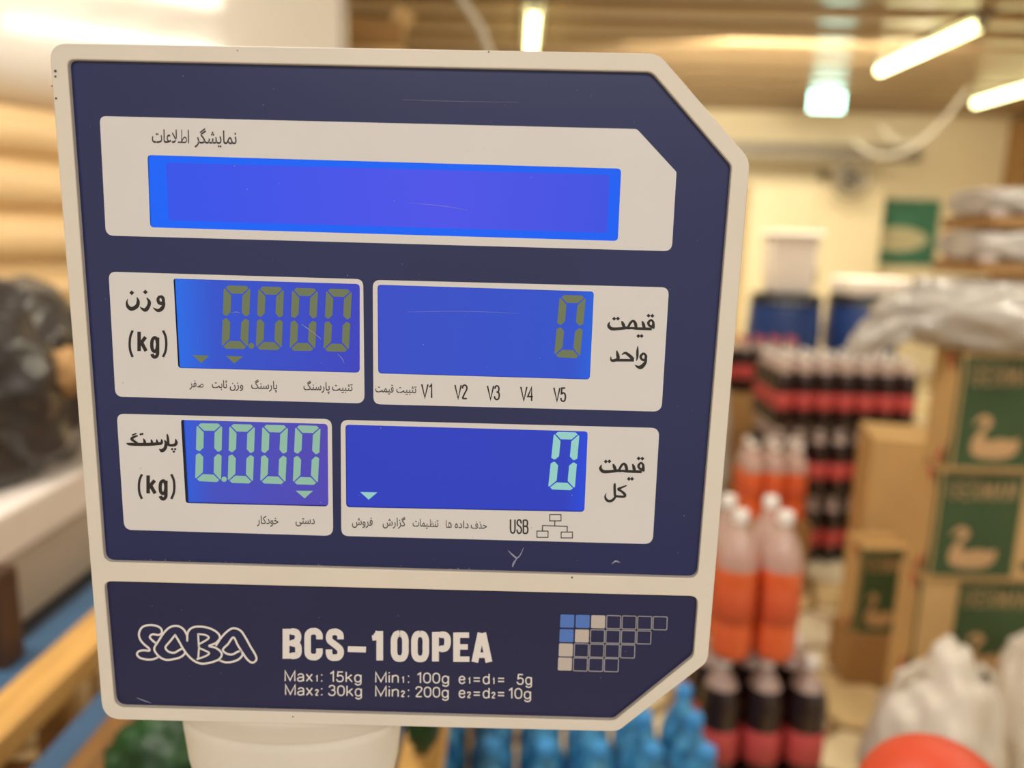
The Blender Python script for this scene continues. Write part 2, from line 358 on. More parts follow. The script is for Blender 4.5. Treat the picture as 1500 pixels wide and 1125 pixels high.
# wall cabinet behind the drums
p = at(1185, 345, 8.9)
t = thing('wall_cabinet', 'wide beige cabinet standing against far wall behind the drums', 'cabinet', (p.x, 8.9, 0))
box('carcass', (p.x, 8.95, 1.05), (1.5, 0.4, 2.1), 'wall', t, 0.01)
for s in (-1, 1):
    d = box('door', (p.x + s * .37, 8.74, 1.05), (0.72, 0.02, 2.04), 'wall', t, 0.006)
    box('handle', (p.x + s * .05, 8.715, 1.1), (0.02, 0.03, 0.2), 'grey_metal', d, 0.004)
p = at(1247, 262, 8.3)
t = thing('wall_fan', 'small grey fan fixed high on the far wall below the pipe', 'fan', (p.x, 8.3, p.z - .25))
box('bracket', (p.x, 8.75, p.z + .1), (0.06, 0.85, 0.06), 'grey_metal', t, .004)
for rr in (.20, .14, .08):
    tube('guard_ring', [(p.x + rr * math.cos(k * math.pi / 10), 8.28, p.z + rr * math.sin(k * math.pi / 10)) for k in range(21)], .014, 'grey_metal', t, 6)
for k in range(3):
    a = k * 2.094
    box('blade', (p.x + .09 * math.cos(a), 8.32, p.z + .09 * math.sin(a)), (0.09, 0.012, 0.09), 'black_lid', t, .004)
lathe('motor', [(.001, 0), (.05, 0), (.05, .08), (.001, .08)], (p.x, 8.36, p.z - .04), 'black_lid', t, 14)
# blue drums
def drum(px, Y, ztop, r, label):
    x = at(px, 470, Y).x
    t = thing('drum', label, 'drum', (x, Y, 0))
    pr = [(r * .90, 0), (r * .97, .02)] + [(r * (1 + (.03 if k % 4 in (1, 2) else 0)), .06 + (ztop - .18) * k / 12) for k in range(13)] + [(r * .95, ztop - .07), (r * .9, ztop - .04)]
    lathe('body', pr, (x, Y, 0), 'blue_drum', t, 28)
    lathe('lid', [(r * .94, ztop - .05), (r * .96, ztop - .045), (r * .96, ztop - .005), (r * .9, ztop)], (x, Y, 0), 'black_lid', t, 28)
    tube('lid_ring', [(x + r * .98 * math.cos(k * math.pi / 14), Y + r * .98 * math.sin(k * math.pi / 14), ztop - .06) for k in range(29)], .012, 'black_lid', t, 6)
    return x
xa = drum(1148, 6.0, 1.08, .27, 'blue plastic drum with cream tub standing on its black lid')
xb = drum(1262, 6.1, 1.08, .27, 'blue plastic drum with flat cream slab on its black lid')
t = thing('tub', 'cream plastic tub standing on the left blue drum', 'tub', (xa, 6, 1.08))
v, f = box_data((0, 0, .22), (.36, .28, .44)); v = [(a * (1.0 if c > .2 else .86) + xa, b * (1.0 if c > .2 else .86) + 6, c + 1.08) for a, b, c in v]
me_obj('tub_body', v, f, 'foam', t, True, .03, 3)
box('tub_rim', (xa, 6, 1.08 + .45), (.40, .32, .03), 'white_cap', t, .01)
t = tag(box('slab', (xb + .05, 6.1, 1.08 + .065), (.5, .42, .13), 'foam', None, .02), 'flat cream foam slab lying on the right blue drum', 'slab')

# ------------------------------------------------------------------ bottles
BH = 0.32
def bottle(kind):
    col = {'orange': 'orange', 'cola': 'cola', 'cola_red': 'cola', 'water': 'blue_pet'}[kind]
    t = thing('drink_bottle' if kind != 'water' else 'water_bottle', 'x', 'bottle')
    r = .044
    full = [(r * .80, 0), (r * .97, .008), (r, .02), (r, .06), (r * .95, .09), (r * .96, .15), (r, .17), (r, .20), (r * .985, .215), (r * .93, .23), (r * .80, .25), (r * .56, .27), (r * .36, .284), (r * .32, .302)]
    cut = {'orange': 8, 'cola': 11, 'cola_red': 11, 'water': 10}[kind]
    lathe('body', full[:cut], (0, 0, 0), col, t, 16)
    lathe('shoulder', full[cut - 1:], (0, 0, 0), 'blue_pet' if kind == 'water' else 'clear_pet', t, 16)
    lathe('label', [(r * 1.0, .085), (r * 1.015, .086), (r * 1.015, .158), (r * 1.0, .159)], (0, 0, 0), {'orange': 'pink_label', 'water': 'blue_cap'}.get(kind, 'red_label'), t, 16, caps=False)
    lathe('cap', [(.0165, .297), (.0165, .317), (.014, .32)], (0, 0, 0), {'cola_red': 'red_cap', 'water': 'blue_cap'}.get(kind, 'white_cap'), t, 12)
    return t
protos = {}
def put_bottle(kind, loc, rz, label, group):
    if kind not in protos:
        protos[kind] = bottle(kind); o = protos[kind]
        o.matrix_basis = Matrix.Translation(Vector(loc)) @ Matrix.Rotation(rz, 4, 'Z'); o['label'] = label; o['group'] = group
        return o
    return copy_thing(protos[kind], loc, rz, label, group)
ORD = ['first', 'second', 'third', 'fourth', 'fifth', 'sixth', 'seventh', 'eighth']
def pack(kind, x, y, z, nx, ny, label, group, sx=.092, row0=0):
    """bottles in a block, corner at front-left"""
    for j in range(ny):
        for i in range(nx):
            row = 'front row' if j + row0 == 0 else ORD[j + row0] + ' row back'
            put_bottle(kind, (x + (i + .5) * sx, y + (j + .5) * sx, z), random.uniform(0, 6), f"{label}, {row}, {ORD[i]} from left", group)
def crate(c, s, label, material='kraft_d', rz=0, name='carton', tape=True, cat='box'):
    t = thing(name, label, cat, (c[0], c[1], c[2] - s[2] / 2))
    box('carton_body', c, s, material, t, .004, rz)
    if tape:
        box('tape', (c[0], c[1], c[2] + s[2] / 2 + .0006), (s[0] * 1.002, .05, .0012), 'tape', t, 0, rz)
    return t
# near stack at the right of the display head
g0 = at(1044, 760, 1.46)
zb = 0.592
crate((g0.x + .17, 1.60, .135), (.32, .30, .27), 'low brown carton under the near stack of cola bottles')
pack('cola', g0.x + .015, 1.46, .2715, 3, 3, 'cola bottle under the near orange bottles', 'cola bottles in the near pack')
pack('orange', g0.x + .025, 1.46, zb, 2, 2, 'large orange drink bottle right beside the display', 'orange bottles in the near pack')
# blue water
for k, xx in enumerate((-.16, .13)):
    crate((xx + .14, 1.295, .13), (.285, .28, .26), ('plain brown carton under the left half of blue water bottles', 'plain brown carton under the right half of blue water bottles')[k])
pack('water', -.16, 1.16, .2612, 6, 3, 'blue water bottle below the display', 'blue water bottles', .0945)
# far cola stack
u = at(1128, 600, 3.35)
for lay in range(3):
    pack('cola', u.x + .02, 3.35, lay * .3215 + (.002 if lay == 0 else 0), 7, 4 if lay == 2 else 2, 'cola bottle in %s layer of far stack' % ('bottom', 'middle', 'top')[lay],
         ('far cola stack, bottom layer', 'far cola stack, middle layer', 'far cola stack, top layer')[lay])
for lay in range(2):
    pack('cola', u.x + .02, 3.35 + .184, lay * .3215 + (.002 if lay == 0 else 0), 7, 2, 'cola bottle in %s layer of far stack' % ('bottom', 'middle')[lay], ('far cola stack, bottom layer', 'far cola stack, middle layer')[lay], row0=2)
# far orange pack
u2 = at(1090, 700, 3.0)
crate((u2.x + .14, 3.1, .165), (.30, .21, .33), 'brown carton under the far orange bottles')
pack('orange', u2.x + .0, 3.0, .3315, 3, 2, 'smaller-looking orange bottle before far cola stack', 'orange bottles in the far pack')
# red-capped pack further back left
u3 = at(1085, 540, 4.4)
crate((u3.x + .1, 4.5, .30), (.60, .40, .60), 'brown carton far behind under the red-capped bottles')
pack('cola_red', u3.x - .12, 4.36, .6015, 5, 2, 'red-capped dark bottle on far carton', 'bottles on the far carton')
s_ = at(1095, 605, 3.6)
t = tag(blob('plastic_bag', (s_.x - .17, 3.66, .40), (.12, .13, .48), 'clear_film', None, 5, .12, 2.2, 4, 1), 'tall crumpled clear bag beside the far cola stack', 'bag')

# ------------------------------------------------------------------ cartons with the swan
def flat_poly(name, pts, o, ex, ez, nrm, th, material, parent):
    """thin printed shape on a box face: pts in metres, o origin, ex/ez axes, nrm outward"""
    res = delaunay_2d_cdt([Vector(p) for p in pts], [], [list(range(len(pts)))], 1, 1e-7)
    v = [o + ex * a.x + ez * a.y + nrm * th for a in res[0]]
    return me_obj(name, v, [tuple(f) for f in res[2]], material, parent, False)
SWAN = [(.05, .18), (.12, .08), (.28, .02), (.55, .0), (.78, .03), (.93, .12), (1.0, .28), (.98, .46), (.84, .42), (.62, .45), (.40, .40), (.30, .42), (.27, .55), (.36, .68), (.42, .80), (.36, .92), (.24, .97), (.13, .92), (.06, .82), (.02, .74), (.12, .78), (.22, .84), (.27, .79), (.22, .68), (.12, .54), (.05, .38)]
LET = {'G': [[(90, 78), (72, 98), (30, 98), (8, 72), (8, 28), (30, 2), (72, 2), (90, 22), (90, 46), (58, 46)]],
       'E': [[(88, 100), (10, 100), (10, 0), (88, 0)], [(10, 51), (80, 51)]], 'R': [[(10, 0), (10, 100), (66, 100), (86, 86), (86, 62), (66, 48), (10, 48)], [(50, 48), (88, 0)]],
       'M': [[(6, 0), (6, 100), (48, 20), (92, 100), (92, 0)]], 'A': [[(4, 0), (48, 100), (94, 0)], [(22, 36), (76, 36)]], 'N': [[(10, 0), (10, 100), (88, 0), (88, 100)]]}
def ribbon2(path, wd):
    v, f = [], []
    for i in range(len(path) - 1):
        a, b = Vector(path[i]), Vector(path[i + 1]); d = (b - a).normalized(); n = Vector((-d.y, d.x)) * wd / 2; a = a - d * wd / 2; b = b + d * wd / 2
        k = len(v); v += [a + n, a - n, b - n, b + n]; f.append((k, k + 1, k + 2, k + 3))
    return v, f
def swan_carton(p, s, rz, label, side='front', shift=0.0):
    """p: front-left bottom corner; s: width, depth, height; green printed front with swan and lettering"""
    t = thing('swan_carton', label, 'box', p, rz)
    ex = Vector((math.cos(rz), math.sin(rz), 0)); ey = Vector((-math.sin(rz), math.cos(rz), 0)); ez = Vector((0, 0, 1))
    P0 = Vector(p); c = P0 + ex * s[0] / 2 + ey * s[1] / 2 + ez * s[2] / 2
    bd = box('carton_body', c, s, 'kraft', t, .004, rz)
    W, H = s[0], s[2]; gw = min(.21, W * .62) if side == 'front' else W - .008
    g0 = shift + (.006 if side == 'front' else .004)
    fr = lambda a, b: (g0 + a * gw, b * H)
    flat_poly('green_panel', [fr(0, .03), fr(1, .03), fr(1, .97), fr(0, .97)], P0, ex, ez, -ey, .0006, 'box_green', t)
    flat_poly('swan_print', [(g0 + gw * (.16 + .62 * a), H * (.10 + .40 * b)) for a, b in SWAN], P0, ex, ez, -ey, .0013, 'kraft_ink', t)
    vv, ff = [], []
    for i, ch in enumerate('GERMAN'):
        for path in LET[ch]:
            v, f = ribbon2([(g0 + gw * (.09 + .142 * i + .00105 * a), H * (.74 + .0016 * b)) for a, b in path], .0045)
            k = len(vv); vv += v; ff += [tuple(k + q for q in fc) for fc in f]
    me_obj('lettering', [P0 + ex * a.x + ez * a.y - ey * .0013 for a in vv], ff, 'kraft_ink', t, False)
    if W - gw - g0 > .05:
        flat_poly('green_stripe', [(g0 + gw + .02, .10 * H), (W - .02, .10 * H), (W - .02, .17 * H), (g0 + gw + .02, .17 * H)], P0, ex, ez, -ey, .0006, 'box_green', t)
    # left side: wrapped green edge and a red mark
    fl = lambda a, b: (a * s[1], b * H)
    flat_poly('side_edge_print', [fl(0, .03), fl(.28, .03), fl(.10, .28), fl(.10, .80), fl(.28, .97), fl(0, .97)], P0, ey, ez, -ex, .0006, 'box_green', t)
    flat_poly('side_red_print', [fl(.30, .80), fl(.55, .97), fl(.30, .97)], P0, ey, ez, -ex, .0007, 'box_red', t)
    flat_poly('side_red_print', [fl(.30, .20), fl(.52, .04), fl(.30, .04)], P0, ey, ez, -ex, .0007, 'box_red', t)
    box('tape', c + ez * (s[2] / 2 + .0008), (s[0], .05, .0012), 'tape', t, 0, rz)
    return t
b = at(1404, 520, 1.86)
Hs = .298
swan_carton((b.x + .012, 1.90, 0), (.42, .125, Hs), 0, 'green swan carton at the bottom of the tall right stack')
t3 = swan_carton((b.x + .012, 1.90, Hs + .003), (.42, .125, Hs), 0, 'swan carton third from top with plain left half in the tall right stack', shift=.09)
swan_carton((b.x + .016, 1.89, 2 * (Hs + .003)), (.42, .125, Hs), 0, 'swan carton second from top in the tall right stack')
swan_carton((b.x + .022, 1.87, 3 * (Hs + .003)), (.42, .125, Hs), R_(2), 'topmost green swan carton of the tall right stack under wrapped trays')
ztop = 4 * (Hs + .003)
# crumpled film bundle and wrapped trays on the stack
bb = at(1400, 440, 2.0)
film = thing('film_bundle', 'crumpled clear film bundle with sleeve hanging left on top swan carton', 'film', (bb.x + .1, 1.95, ztop))
fb1 = blob('crumpled_film', (bb.x + .12, 1.95, ztop + .090), (.34, .15, .112), 'clear_film', film, 3, .13, 2.6, 5, 1)
for v in fb1.data.vertices: v.co.z = min(v.co.z, ztop + .176)
fb2 = blob('film_sleeve', (0, 0, 0), (.165, .06, .048), 'clear_film', None, 8, .2, 2.0, 4, 0)
sc0 = at(1325, 466, 1.95)
Rs = Matrix.Rotation(R_(-33), 3, 'Y')
for v in fb2.data.vertices: v.co = Rs @ v.co + Vector((sc0.x, 1.95, sc0.z))
attach(fb2, film)
def wrapped_tray(p, s, label, seed):
    t = thing('wrapped_tray', label, 'tray', p)
    c = Vector(p) + Vector((s[0] / 2, s[1] / 2, 0))
    box('tray', (c.x, c.y, p[2] + .014), (s[0], s[1], .028), 'kraft_d', t, .003)
    rr = random.Random(seed); nx, ny = 5, 3
    for i in range(nx):
        for j in range(ny):
            o = lathe('tub_cup', [(.024, 0), (.031, .06), (.031, s[2] - .04), (.02, s[2] - .036)], (p[0] + s[0] * (i + .5) / nx, p[1] + s[1] * (j + .5) / ny, p[2] + .030), rr.choice(['white_cap', 'foam', 'white_cap', 'foam', 'white_cap', 'red_label' if seed == 21 else 'foam', 'blue_drum' if seed == 21 else 'foam']), t, 10)
    o = blob('shrink_wrap', (c.x, c.y, p[2] + .03 + (s[2] - .03) / 2), (s[0] * .66, s[1] * .70, (s[2] - .03) * .70), 'clear_film', t, seed, .06, 4, 4, 0)
    for v in o.data.vertices:                       # pull the film tight over the block of tubs (mesh is in world frame here)
        v.co.x = max(p[0] - .004, min(p[0] + s[0] + .004, v.co.x)) + .3 * 0
        v.co.y = max(p[1] - .004, min(p[1] + s[1] + .004, v.co.y))
        v.co.z = max(p[2] + .029, min(p[2] + s[2] - .002, v.co.z))
    return t
tz = ztop + .190
q1 = at(1384, 385, 2.0)
# (the film vertices above are in the thing's own frame: origin at the front-left corner)
wrapped_tray((q1.x, 1.84, tz), (.34, .22, .105), 'lower film-wrapped tray of small tubs with red marks', 21)
wrapped_tray((q1.x + .012, 1.84, tz + .107), (.34, .22, .098), 'upper film-wrapped tray of pale tubs topmost at the right edge', 22)
# cartons between
k0 = at(1262, 640, 2.62)
crate((k0.x + .19, 2.74, .395), (.22, .26, .79), 'tall plain kraft carton between cola stack and swan cartons', 'kraft', R_(-14))
k1 = at(1243, 800, 2.40)
crate((k1.x + .115, 2.43, .09), (.20, .15, .18), 'low brown carton on floor under the dark green carton', 'kraft_d')
swan_carton((k1.x + .03, 2.36, .183), (.16, .13, .31), 0, 'small dark green swan carton standing alone near the floor', side='all')
k2 = at(1343, 890, 2.2)
tag(blob('snack_bag', (k2.x, 2.16, .26), (.075, .06, .32), 'kraft', None, 12, .08, 2, 4, 1), 'yellowish tan bag standing left of the swan cartons', 'bag')
# carrier bags at the lower right
def bag(px, py, Y, rad, material, label, seed):
    c = at(px, py, Y); z = rad[2] * .8 + .003
    t = thing('carrier_bag', label, 'bag', (c.x, Y, 0))
    blob('bag_body', (c.x, Y, z), rad, material, t, seed, .20, 1.7, 5, 1)
    for s_ in (-1, 1):
        a = Vector((c.x + s_ * rad[0] * .25, Y, z + rad[2] * .78))
        tube('handle', [a, a + Vector((s_ * .03, -.01, .06)), a + Vector((s_ * .065, 0, .03)), a + Vector((s_ * .07, 0, -.05))], .009, material, t, 6)
bag(1385, 1000, 1.52, (.150, .12, .325), 'white_bag', 'white carrier bag standing on floor before the swan cartons', 31)
bag(1535, 985, 1.66, (.12, .10, .33), 'white_bag', 'white carrier bag at the right edge with looped handles', 34)
bag(1470, 1120, 1.30, (.115, .09, .25), 'tan_bag', 'tan plastic bag at the lower right corner', 37)

# ------------------------------------------------------------------ the counter under the scale
ct = thing('counter', 'pale service counter under the scale display', 'counter', (0, .15, 0))
box('worktop', (.05, .13, .875), (1.15, 1.06, .03), 'counter', ct, .006)
box('cabinet_body', (.05, .10, .43), (1.05, .95, .858), 'counter', ct, .006)
rb = at(1370, 1178, .60)
tag(lathe('red_ball', [(.066 * math.sin(k * math.pi / 20) + .0003, -.066 * math.cos(k * math.pi / 20)) for k in range(21)], (rb.x, rb.y, .891 + .0665), 'red', None, 40), 'smooth red ball on the counter at bottom right', 'ball')

# ------------------------------------------------------------------ left side: board bench, foam box, black bag, slat cabinet
bz = 0.80
bt = thing('board_bench', 'low bench of long wooden and blue painted boards at lower left', 'bench', (-.6, 1.5, 0))
def board(xa, xb_, z, th, material, name='board', y0=.80, y1=2.02):
    return box(name, ((xa + xb_) / 2, (y0 + y1) / 2, z - th / 2), (xb_ - xa, y1 - y0, th), material, bt, .004)
xx = [(-1.30, -1.02, 'shadow_board', 0), (-1.015, -.775, 'shadow_board', 0), (-.77, -.702, 'blue_board', .006), (-.70, -.632, 'wood_y', .02), (-.60, -.555, 'blue_board', -.02),
      (-.55, -.48, 'wood_d', -.01), (-.475, -.41, 'blue_board', 0), (-.405, -.34, 'wood_y', 0), (-.335, -.27, 'wood_d', 0), (-.265, -.20, 'blue_board', 0), (-.195, -.135, 'blue_board', .0), (-.13, -.075, 'wood_y', .012)]
for a, b_, mm, dz in xx: board(a, b_, bz + dz - .008, .04, mm)
for yb in (.9, 1.9): box('cross_bar', (-.69, yb, bz - .09), (1.18, .06, .05), 'wood_d', bt, .004)
for X in (-1.24, -.15):
    for yb in (.9, 1.9): box('leg', (X, yb, (bz - .115) / 2), (.06, .06, bz - .115), 'wood_d', bt, .004)
tag(box('post', (at(-4, 900, 1.06).x, 1.06, .872), (.045, .045, .152), 'dark_wood', None, .004), 'short dark brown wooden block at the left edge before white box', 'post')
fb = thing('foam_box', 'white foam box with grey lower band on bench at left', 'box', (-1.0, 1.5, bz))
box('lid', (-1.005, 1.56, .958), (.41, .90, .085), 'foam', fb, .012, 0, 3)
box('box_body', (-1.005, 1.56, .853), (.395, .88, .12), 'foam_d', fb, .006)
# black bag on the foam box
bgt = thing('black_bag', 'glossy black plastic bag on the white foam box at left', 'bag', (-.97, 1.42, 1.0))
blob('bag_body', (-.955, 1.38, 1.160), (.155, .25, .20), 'black_bag', bgt, 41, .14, 2.2, 5, 1)
blob('bag_knot', (-.795, 1.36, 1.19), (.03, .03, .045), 'kraft_d', bgt, 43, .3, 3, 3)
# green bags on the bench
for i, (px, py, zz, r, lab) in enumerate(((235, 1125, .86, (.065, .06, .05), 'green plastic bag on bench left of the display neck'), (250, 1085, .86, (.085, .06, .055), 'darker green bag behind the first on the bench'),
                                        (612, 1080, .87, (.022, .06, .06), 'green plastic bag on bench right of the display neck'))):
    c = atz(px, py, zz); tag(blob('green_bag', (c.x, c.y + .02 + .14 * (i == 1) + .05 * (i == 2), bz + r[2] * .8 + .02), r, 'green_bag', None, 50 + i, .2, 3, 4, 1), lab, 'bag')
# slat cabinet, running back to the right
yaw = R_(27.6)
D = Vector((math.sin(yaw), math.cos(yaw), 0)); N = Vector((math.cos(yaw), -math.sin(yaw), 0))   # N points into the room
A = at(0, 150, 2.25); A = A - D * .45; A.z = 0
Lc = 2.3; Hc = at(0, 150, 2.25).z; rzc = math.atan2(D.y, D.x)
sc = thing('slatted_cabinet', 'tall light wood cabinet with rounded horizontal slats at left', 'cabinet', A)
cc = A + D * Lc / 2 - N * .20
box('carcass', (cc.x, cc.y, Hc / 2), (Lc, .38, Hc - .004), 'wood', sc, .004, rzc)
def slat(z, h, r):
    v, f = [], []; n = 8
    for e in (0, 1):
        for k in range(n + 1):
            a = -math.pi / 2 + math.pi * k / n
            q = A + D * (Lc * e) + N * (r * math.cos(a) - .009); v.append((q.x, q.y, z + h / 2 * math.sin(a)))
    for k in range(n): f.append((k, k + 1, k + 2 + n, k + 1 + n))
    f.append(tuple(range(n + 1))); f.append(tuple(range(2 * n + 1, n, -1))); f.append((0, n + 1, 2 * n + 1, n))
    me_obj('slat', v, f, 'wood', sc, True)
z = Hc - .075
while z > .15:
    wide = z > 1.32
    h = .125 if wide else .05
    slat(z, h, .045 if wide else .016); z -= (.150 if wide else .056)
# glossy white appliance on the cabinet
c = A + D * 1.03 - N * .20
wa = thing('white_appliance', 'large glossy white rounded appliance on the slatted cabinet', 'appliance', (c.x, c.y, Hc), rzc)
box('shell', (c.x, c.y, Hc + .40), (2.00, .44, .79), 'white_gloss', wa, .16, rzc, 8)
e = A + D * 1.88 + N * .03
box('edge_strip', (e.x, e.y, Hc + .40), (.02, .03, .50), 'foam_d', wa, .006, rzc)

# tall rack behind the display with an open carton on top
r0 = at(545, 60, 4.35)
rk = thing('tall_rack', 'grey metal rack hidden behind display with open carton on top', 'rack', (r0.x, 4.4, 0))
zr = 2.24
for X in (-.28, .28):
    for Y in (-.18, .18): box('upright', (r0.x + X, 4.4 + Y, (zr - .0) / 2), (.035, .035, zr), 'grey_metal', rk, .003)
for z in (.3, .95, 1.6, zr - .03): box('shelf', (r0.x, 4.4, z), (.53, .33, .03), 'grey_metal', rk, .003)
oc = thing('open_carton', 'open tan carton with raised flaps on top of the tall rack', 'box', (r0.x, 4.4, zr))
zc = zr - .012
def leanbox(c, s, rx, ry, name, material, par):
    v, f = box_data((0, 0, 0), s); R = Matrix.Rotation(ry, 3, 'Y') @ Matrix.Rotation(rx, 3, 'X')
    return me_obj(name, [R @ Vector(q) + Vector(c) for q in v], f, material, par, True, .002)
box('carton_body', (r0.x, 4.4, zc + .09), (.36, .28, .18), 'kraft', oc, .004)
leanbox((r0.x - .20, 4.4, zc + .28), (.02, .28, .22), 0, R_(28), 'flap', 'kraft', oc)
leanbox((r0.x + .12, 4.35, zc + .27), (.10, .05, .26), 0, R_(30), 'flap', 'kraft', oc)
leanbox((r0.x + .0, 4.26, zc + .24), (.34, .012, .14), R_(30), 0, 'flap', 'kraft_d', oc)

# ------------------------------------------------------------------ the scale display head
D0 = 0.30
def P(px, py, wv=0.0):
    """photo pixel to the plane of the upright panel, wv metres in front of the bezel face"""
    return at(px, py, D0 - wv)
head = thing('scale_display', 'cream scale display head with navy face and blue screens', 'scale display', (P(430, 1065).x, .335, .89))
def rounded(cs, n=6):
    out = []; L = len(cs)
    for i, c in enumerate(cs):
        p = Vector(c[:2]); a = Vector(cs[i - 1][:2]); b = Vector(cs[(i + 1) % L][:2]); r = c[2]
        da, db = (a - p).normalized(), (b - p).normalized(); th = da.angle(db); t = min(r / math.tan(th / 2), r * 2)
        s_, e_ = p + da * t, p + db * t
        for k in range(n + 1):
            u_ = k / n; out.append((s_ * (1 - u_) ** 2 + p * 2 * u_ * (1 - u_) + e_ * u_ ** 2))
    return [(q.x, q.y) for q in out]
def plate(name, outer, holes, wf, wb, material, parent, bevel=0, seg=3):
    """plate whose front is at wf and back at wb (metres before the bezel plane); outlines in photo pixels, all walls square to the panel"""
    loops = [outer] + holes
    pts, segs, k = [], [], 0
    for lp in loops:
        q = [P(x, y, wf) for x, y in lp]; n = len(q)
        pts += [Vector((a.x, a.z)) for a in q]; segs += [(k + i, k + (i + 1) % n) for i in range(n)]; k += n
    res = delaunay_2d_cdt(pts, segs, [], 0, 1e-9)
    vs = res[0]
    def inside(p, lp):
        c_ = False; n = len(lp)
        for i in range(n):
            a, b = lp[i], lp[(i + 1) % n]
            if (a.y > p.y) != (b.y > p.y) and p.x < (b.x - a.x) * (p.y - a.y) / (b.y - a.y) + a.x: c_ = not c_
        return c_
    lps = []; k = 0
    for lp in loops: lps.append(pts[k:k + len(lp)]); k += len(lp)
    tris = []
    for f in res[2]:
        c_ = (vs[f[0]] + vs[f[1]] + vs[f[2]]) / 3
        if inside(c_, lps[0]) and not any(inside(c_, h) for h in lps[1:]): tris.append(tuple(f))
    n = len(vs)
    V = [(a.x, D0 - wf, a.y) for a in vs]; F = list(tris)
    if wb is not None:
        V += [(a.x, D0 - wb, a.y) for a in vs]; F += [tuple(q + n for q in reversed(t)) for t in tris]
        cnt = {}
        for t in tris:
            for i in range(3):
                e_ = (t[i], t[(i + 1) % 3]); cnt[tuple(sorted(e_))] = cnt.get(tuple(sorted(e_)), 0) + 1
        for t in tris:
            for i in range(3):
                e_ = (t[i], t[(i + 1) % 3])
                if cnt[tuple(sorted(e_))] == 1: F.append((e_[1], e_[0], e_[0] + n, e_[1] + n))
    return me_obj(name, V, F, material, parent, True, bevel, seg, 35)
OUT = rounded([(71, 62, 26), (965, 78, 34), (1099, 234, 34), (1037, 970, 24), (905, 1072, 24), (150, 1054, 30)], 8)
UP = rounded([(98, 87, 10), (955, 105, 18), (1072, 242, 12), (1022, 847, 14), (152, 823, 14)])
LO = rounded([(152, 852, 10), (1023, 874, 12), (1016, 962, 14), (900, 1056, 14), (168, 1036, 16)])
plate('bezel', OUT, [UP, LO], 0.0, -.012, 'cream', head, .0022, 4)
OUT2 = rounded([(76, 67, 26), (963, 83, 34), (1094, 236, 34), (1033, 968, 24), (903, 1067, 24), (154, 1050, 30)], 8)
plate('back_shell', OUT2, [], -.0125, -.040, 'cream', head, .003, 2)
L1 = rounded([(146, 170, 9), (933, 189, 9), (991, 252, 6), (984, 368, 12), (155, 345, 13)])
L2 = rounded([(159, 398, 10), (532, 409, 11), (534, 591, 12), (169, 581, 12)])
L3 = rounded([(546, 410, 11), (980, 421, 11), (969, 603, 13), (547, 592, 11)])
L4 = rounded([(171, 606, 10), (486, 614, 12), (488, 785, 12), (182, 776, 13)])
L5 = rounded([(499, 615, 11), (966, 627, 12), (956, 797, 13), (500, 785, 11)])
S1 = rounded([(216, 227, 5), (910, 247, 6), (905, 353, 6), (220, 333, 6)], 4)
S2 = rounded([(254, 408, 3), (527, 416, 6), (527, 546, 6), (261, 539, 5)], 4)
S3 = rounded([(553, 417, 5), (870, 427, 5), (864, 556, 6), (554, 547, 6)], 4)
S4 = rounded([(265, 615, 3), (480, 621, 6), (481, 742, 6), (272, 737, 5)], 4)
S5 = rounded([(506, 622, 5), (861, 632, 5), (856, 750, 6), (507, 743, 6)], 4)
FW = -.0022                    # face film depth below the bezel
uf = plate('upper_face', UP, [S1, S2, S3, S4, S5], FW, -.010, 'navy', head)
lf = plate('lower_face', LO, [], FW, -.010, 'navy2', head)
LW = FW + .00012
for nm, Lp, Sp in (('label_panel', L1, S1), ('label_panel', L2, S2), ('label_panel', L3, S3), ('label_panel', L4, S4), ('label_panel', L5, S5)):
    plate(nm, Lp, [Sp], LW, FW + .00002, 'label', uf)
def grow(lp, d):
    cx = sum(p[0] for p in lp) / len(lp); cy = sum(p[1] for p in lp) / len(lp)
    return [(x + (d if x > cx else -d), y + (d if y > cy else -d)) for x, y in lp]
def scr(lp, material, depth, label):
    o = plate('screen', grow(lp, 5), [], FW - depth, FW - depth - .001, material, head); o['label'] = label
    return o
s1 = scr(S1, 'lcd_glow', .0005, 'long blank bright blue screen')
plate('active_area', rounded([(243, 238, 3), (893, 256, 3), (889, 341, 3), (247, 323, 3)], 3), [], FW - .0004, FW - .00048, 'lcd_main', s1)
s2 = scr(S2, 'lcd_w', .0009, 'blue screen reading 0.000 in olive digits')
s3 = scr(S3, 'lcd_u', .0009, 'blue screen reading 0 in olive')
s4 = scr(S4, 'lcd_t', .0012, 'blue screen reading 0.000 in pale green digits')
s5 = scr(S5, 'lcd_p', .0009, 'deep blue screen reading 0 in pale green')
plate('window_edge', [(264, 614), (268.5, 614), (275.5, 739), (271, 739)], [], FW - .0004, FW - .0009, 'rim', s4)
plate('window_edge', [(254, 408), (255.6, 408), (262.8, 540), (260.5, 540)], [], FW - .0004, FW - .0008, 'rim', s2)

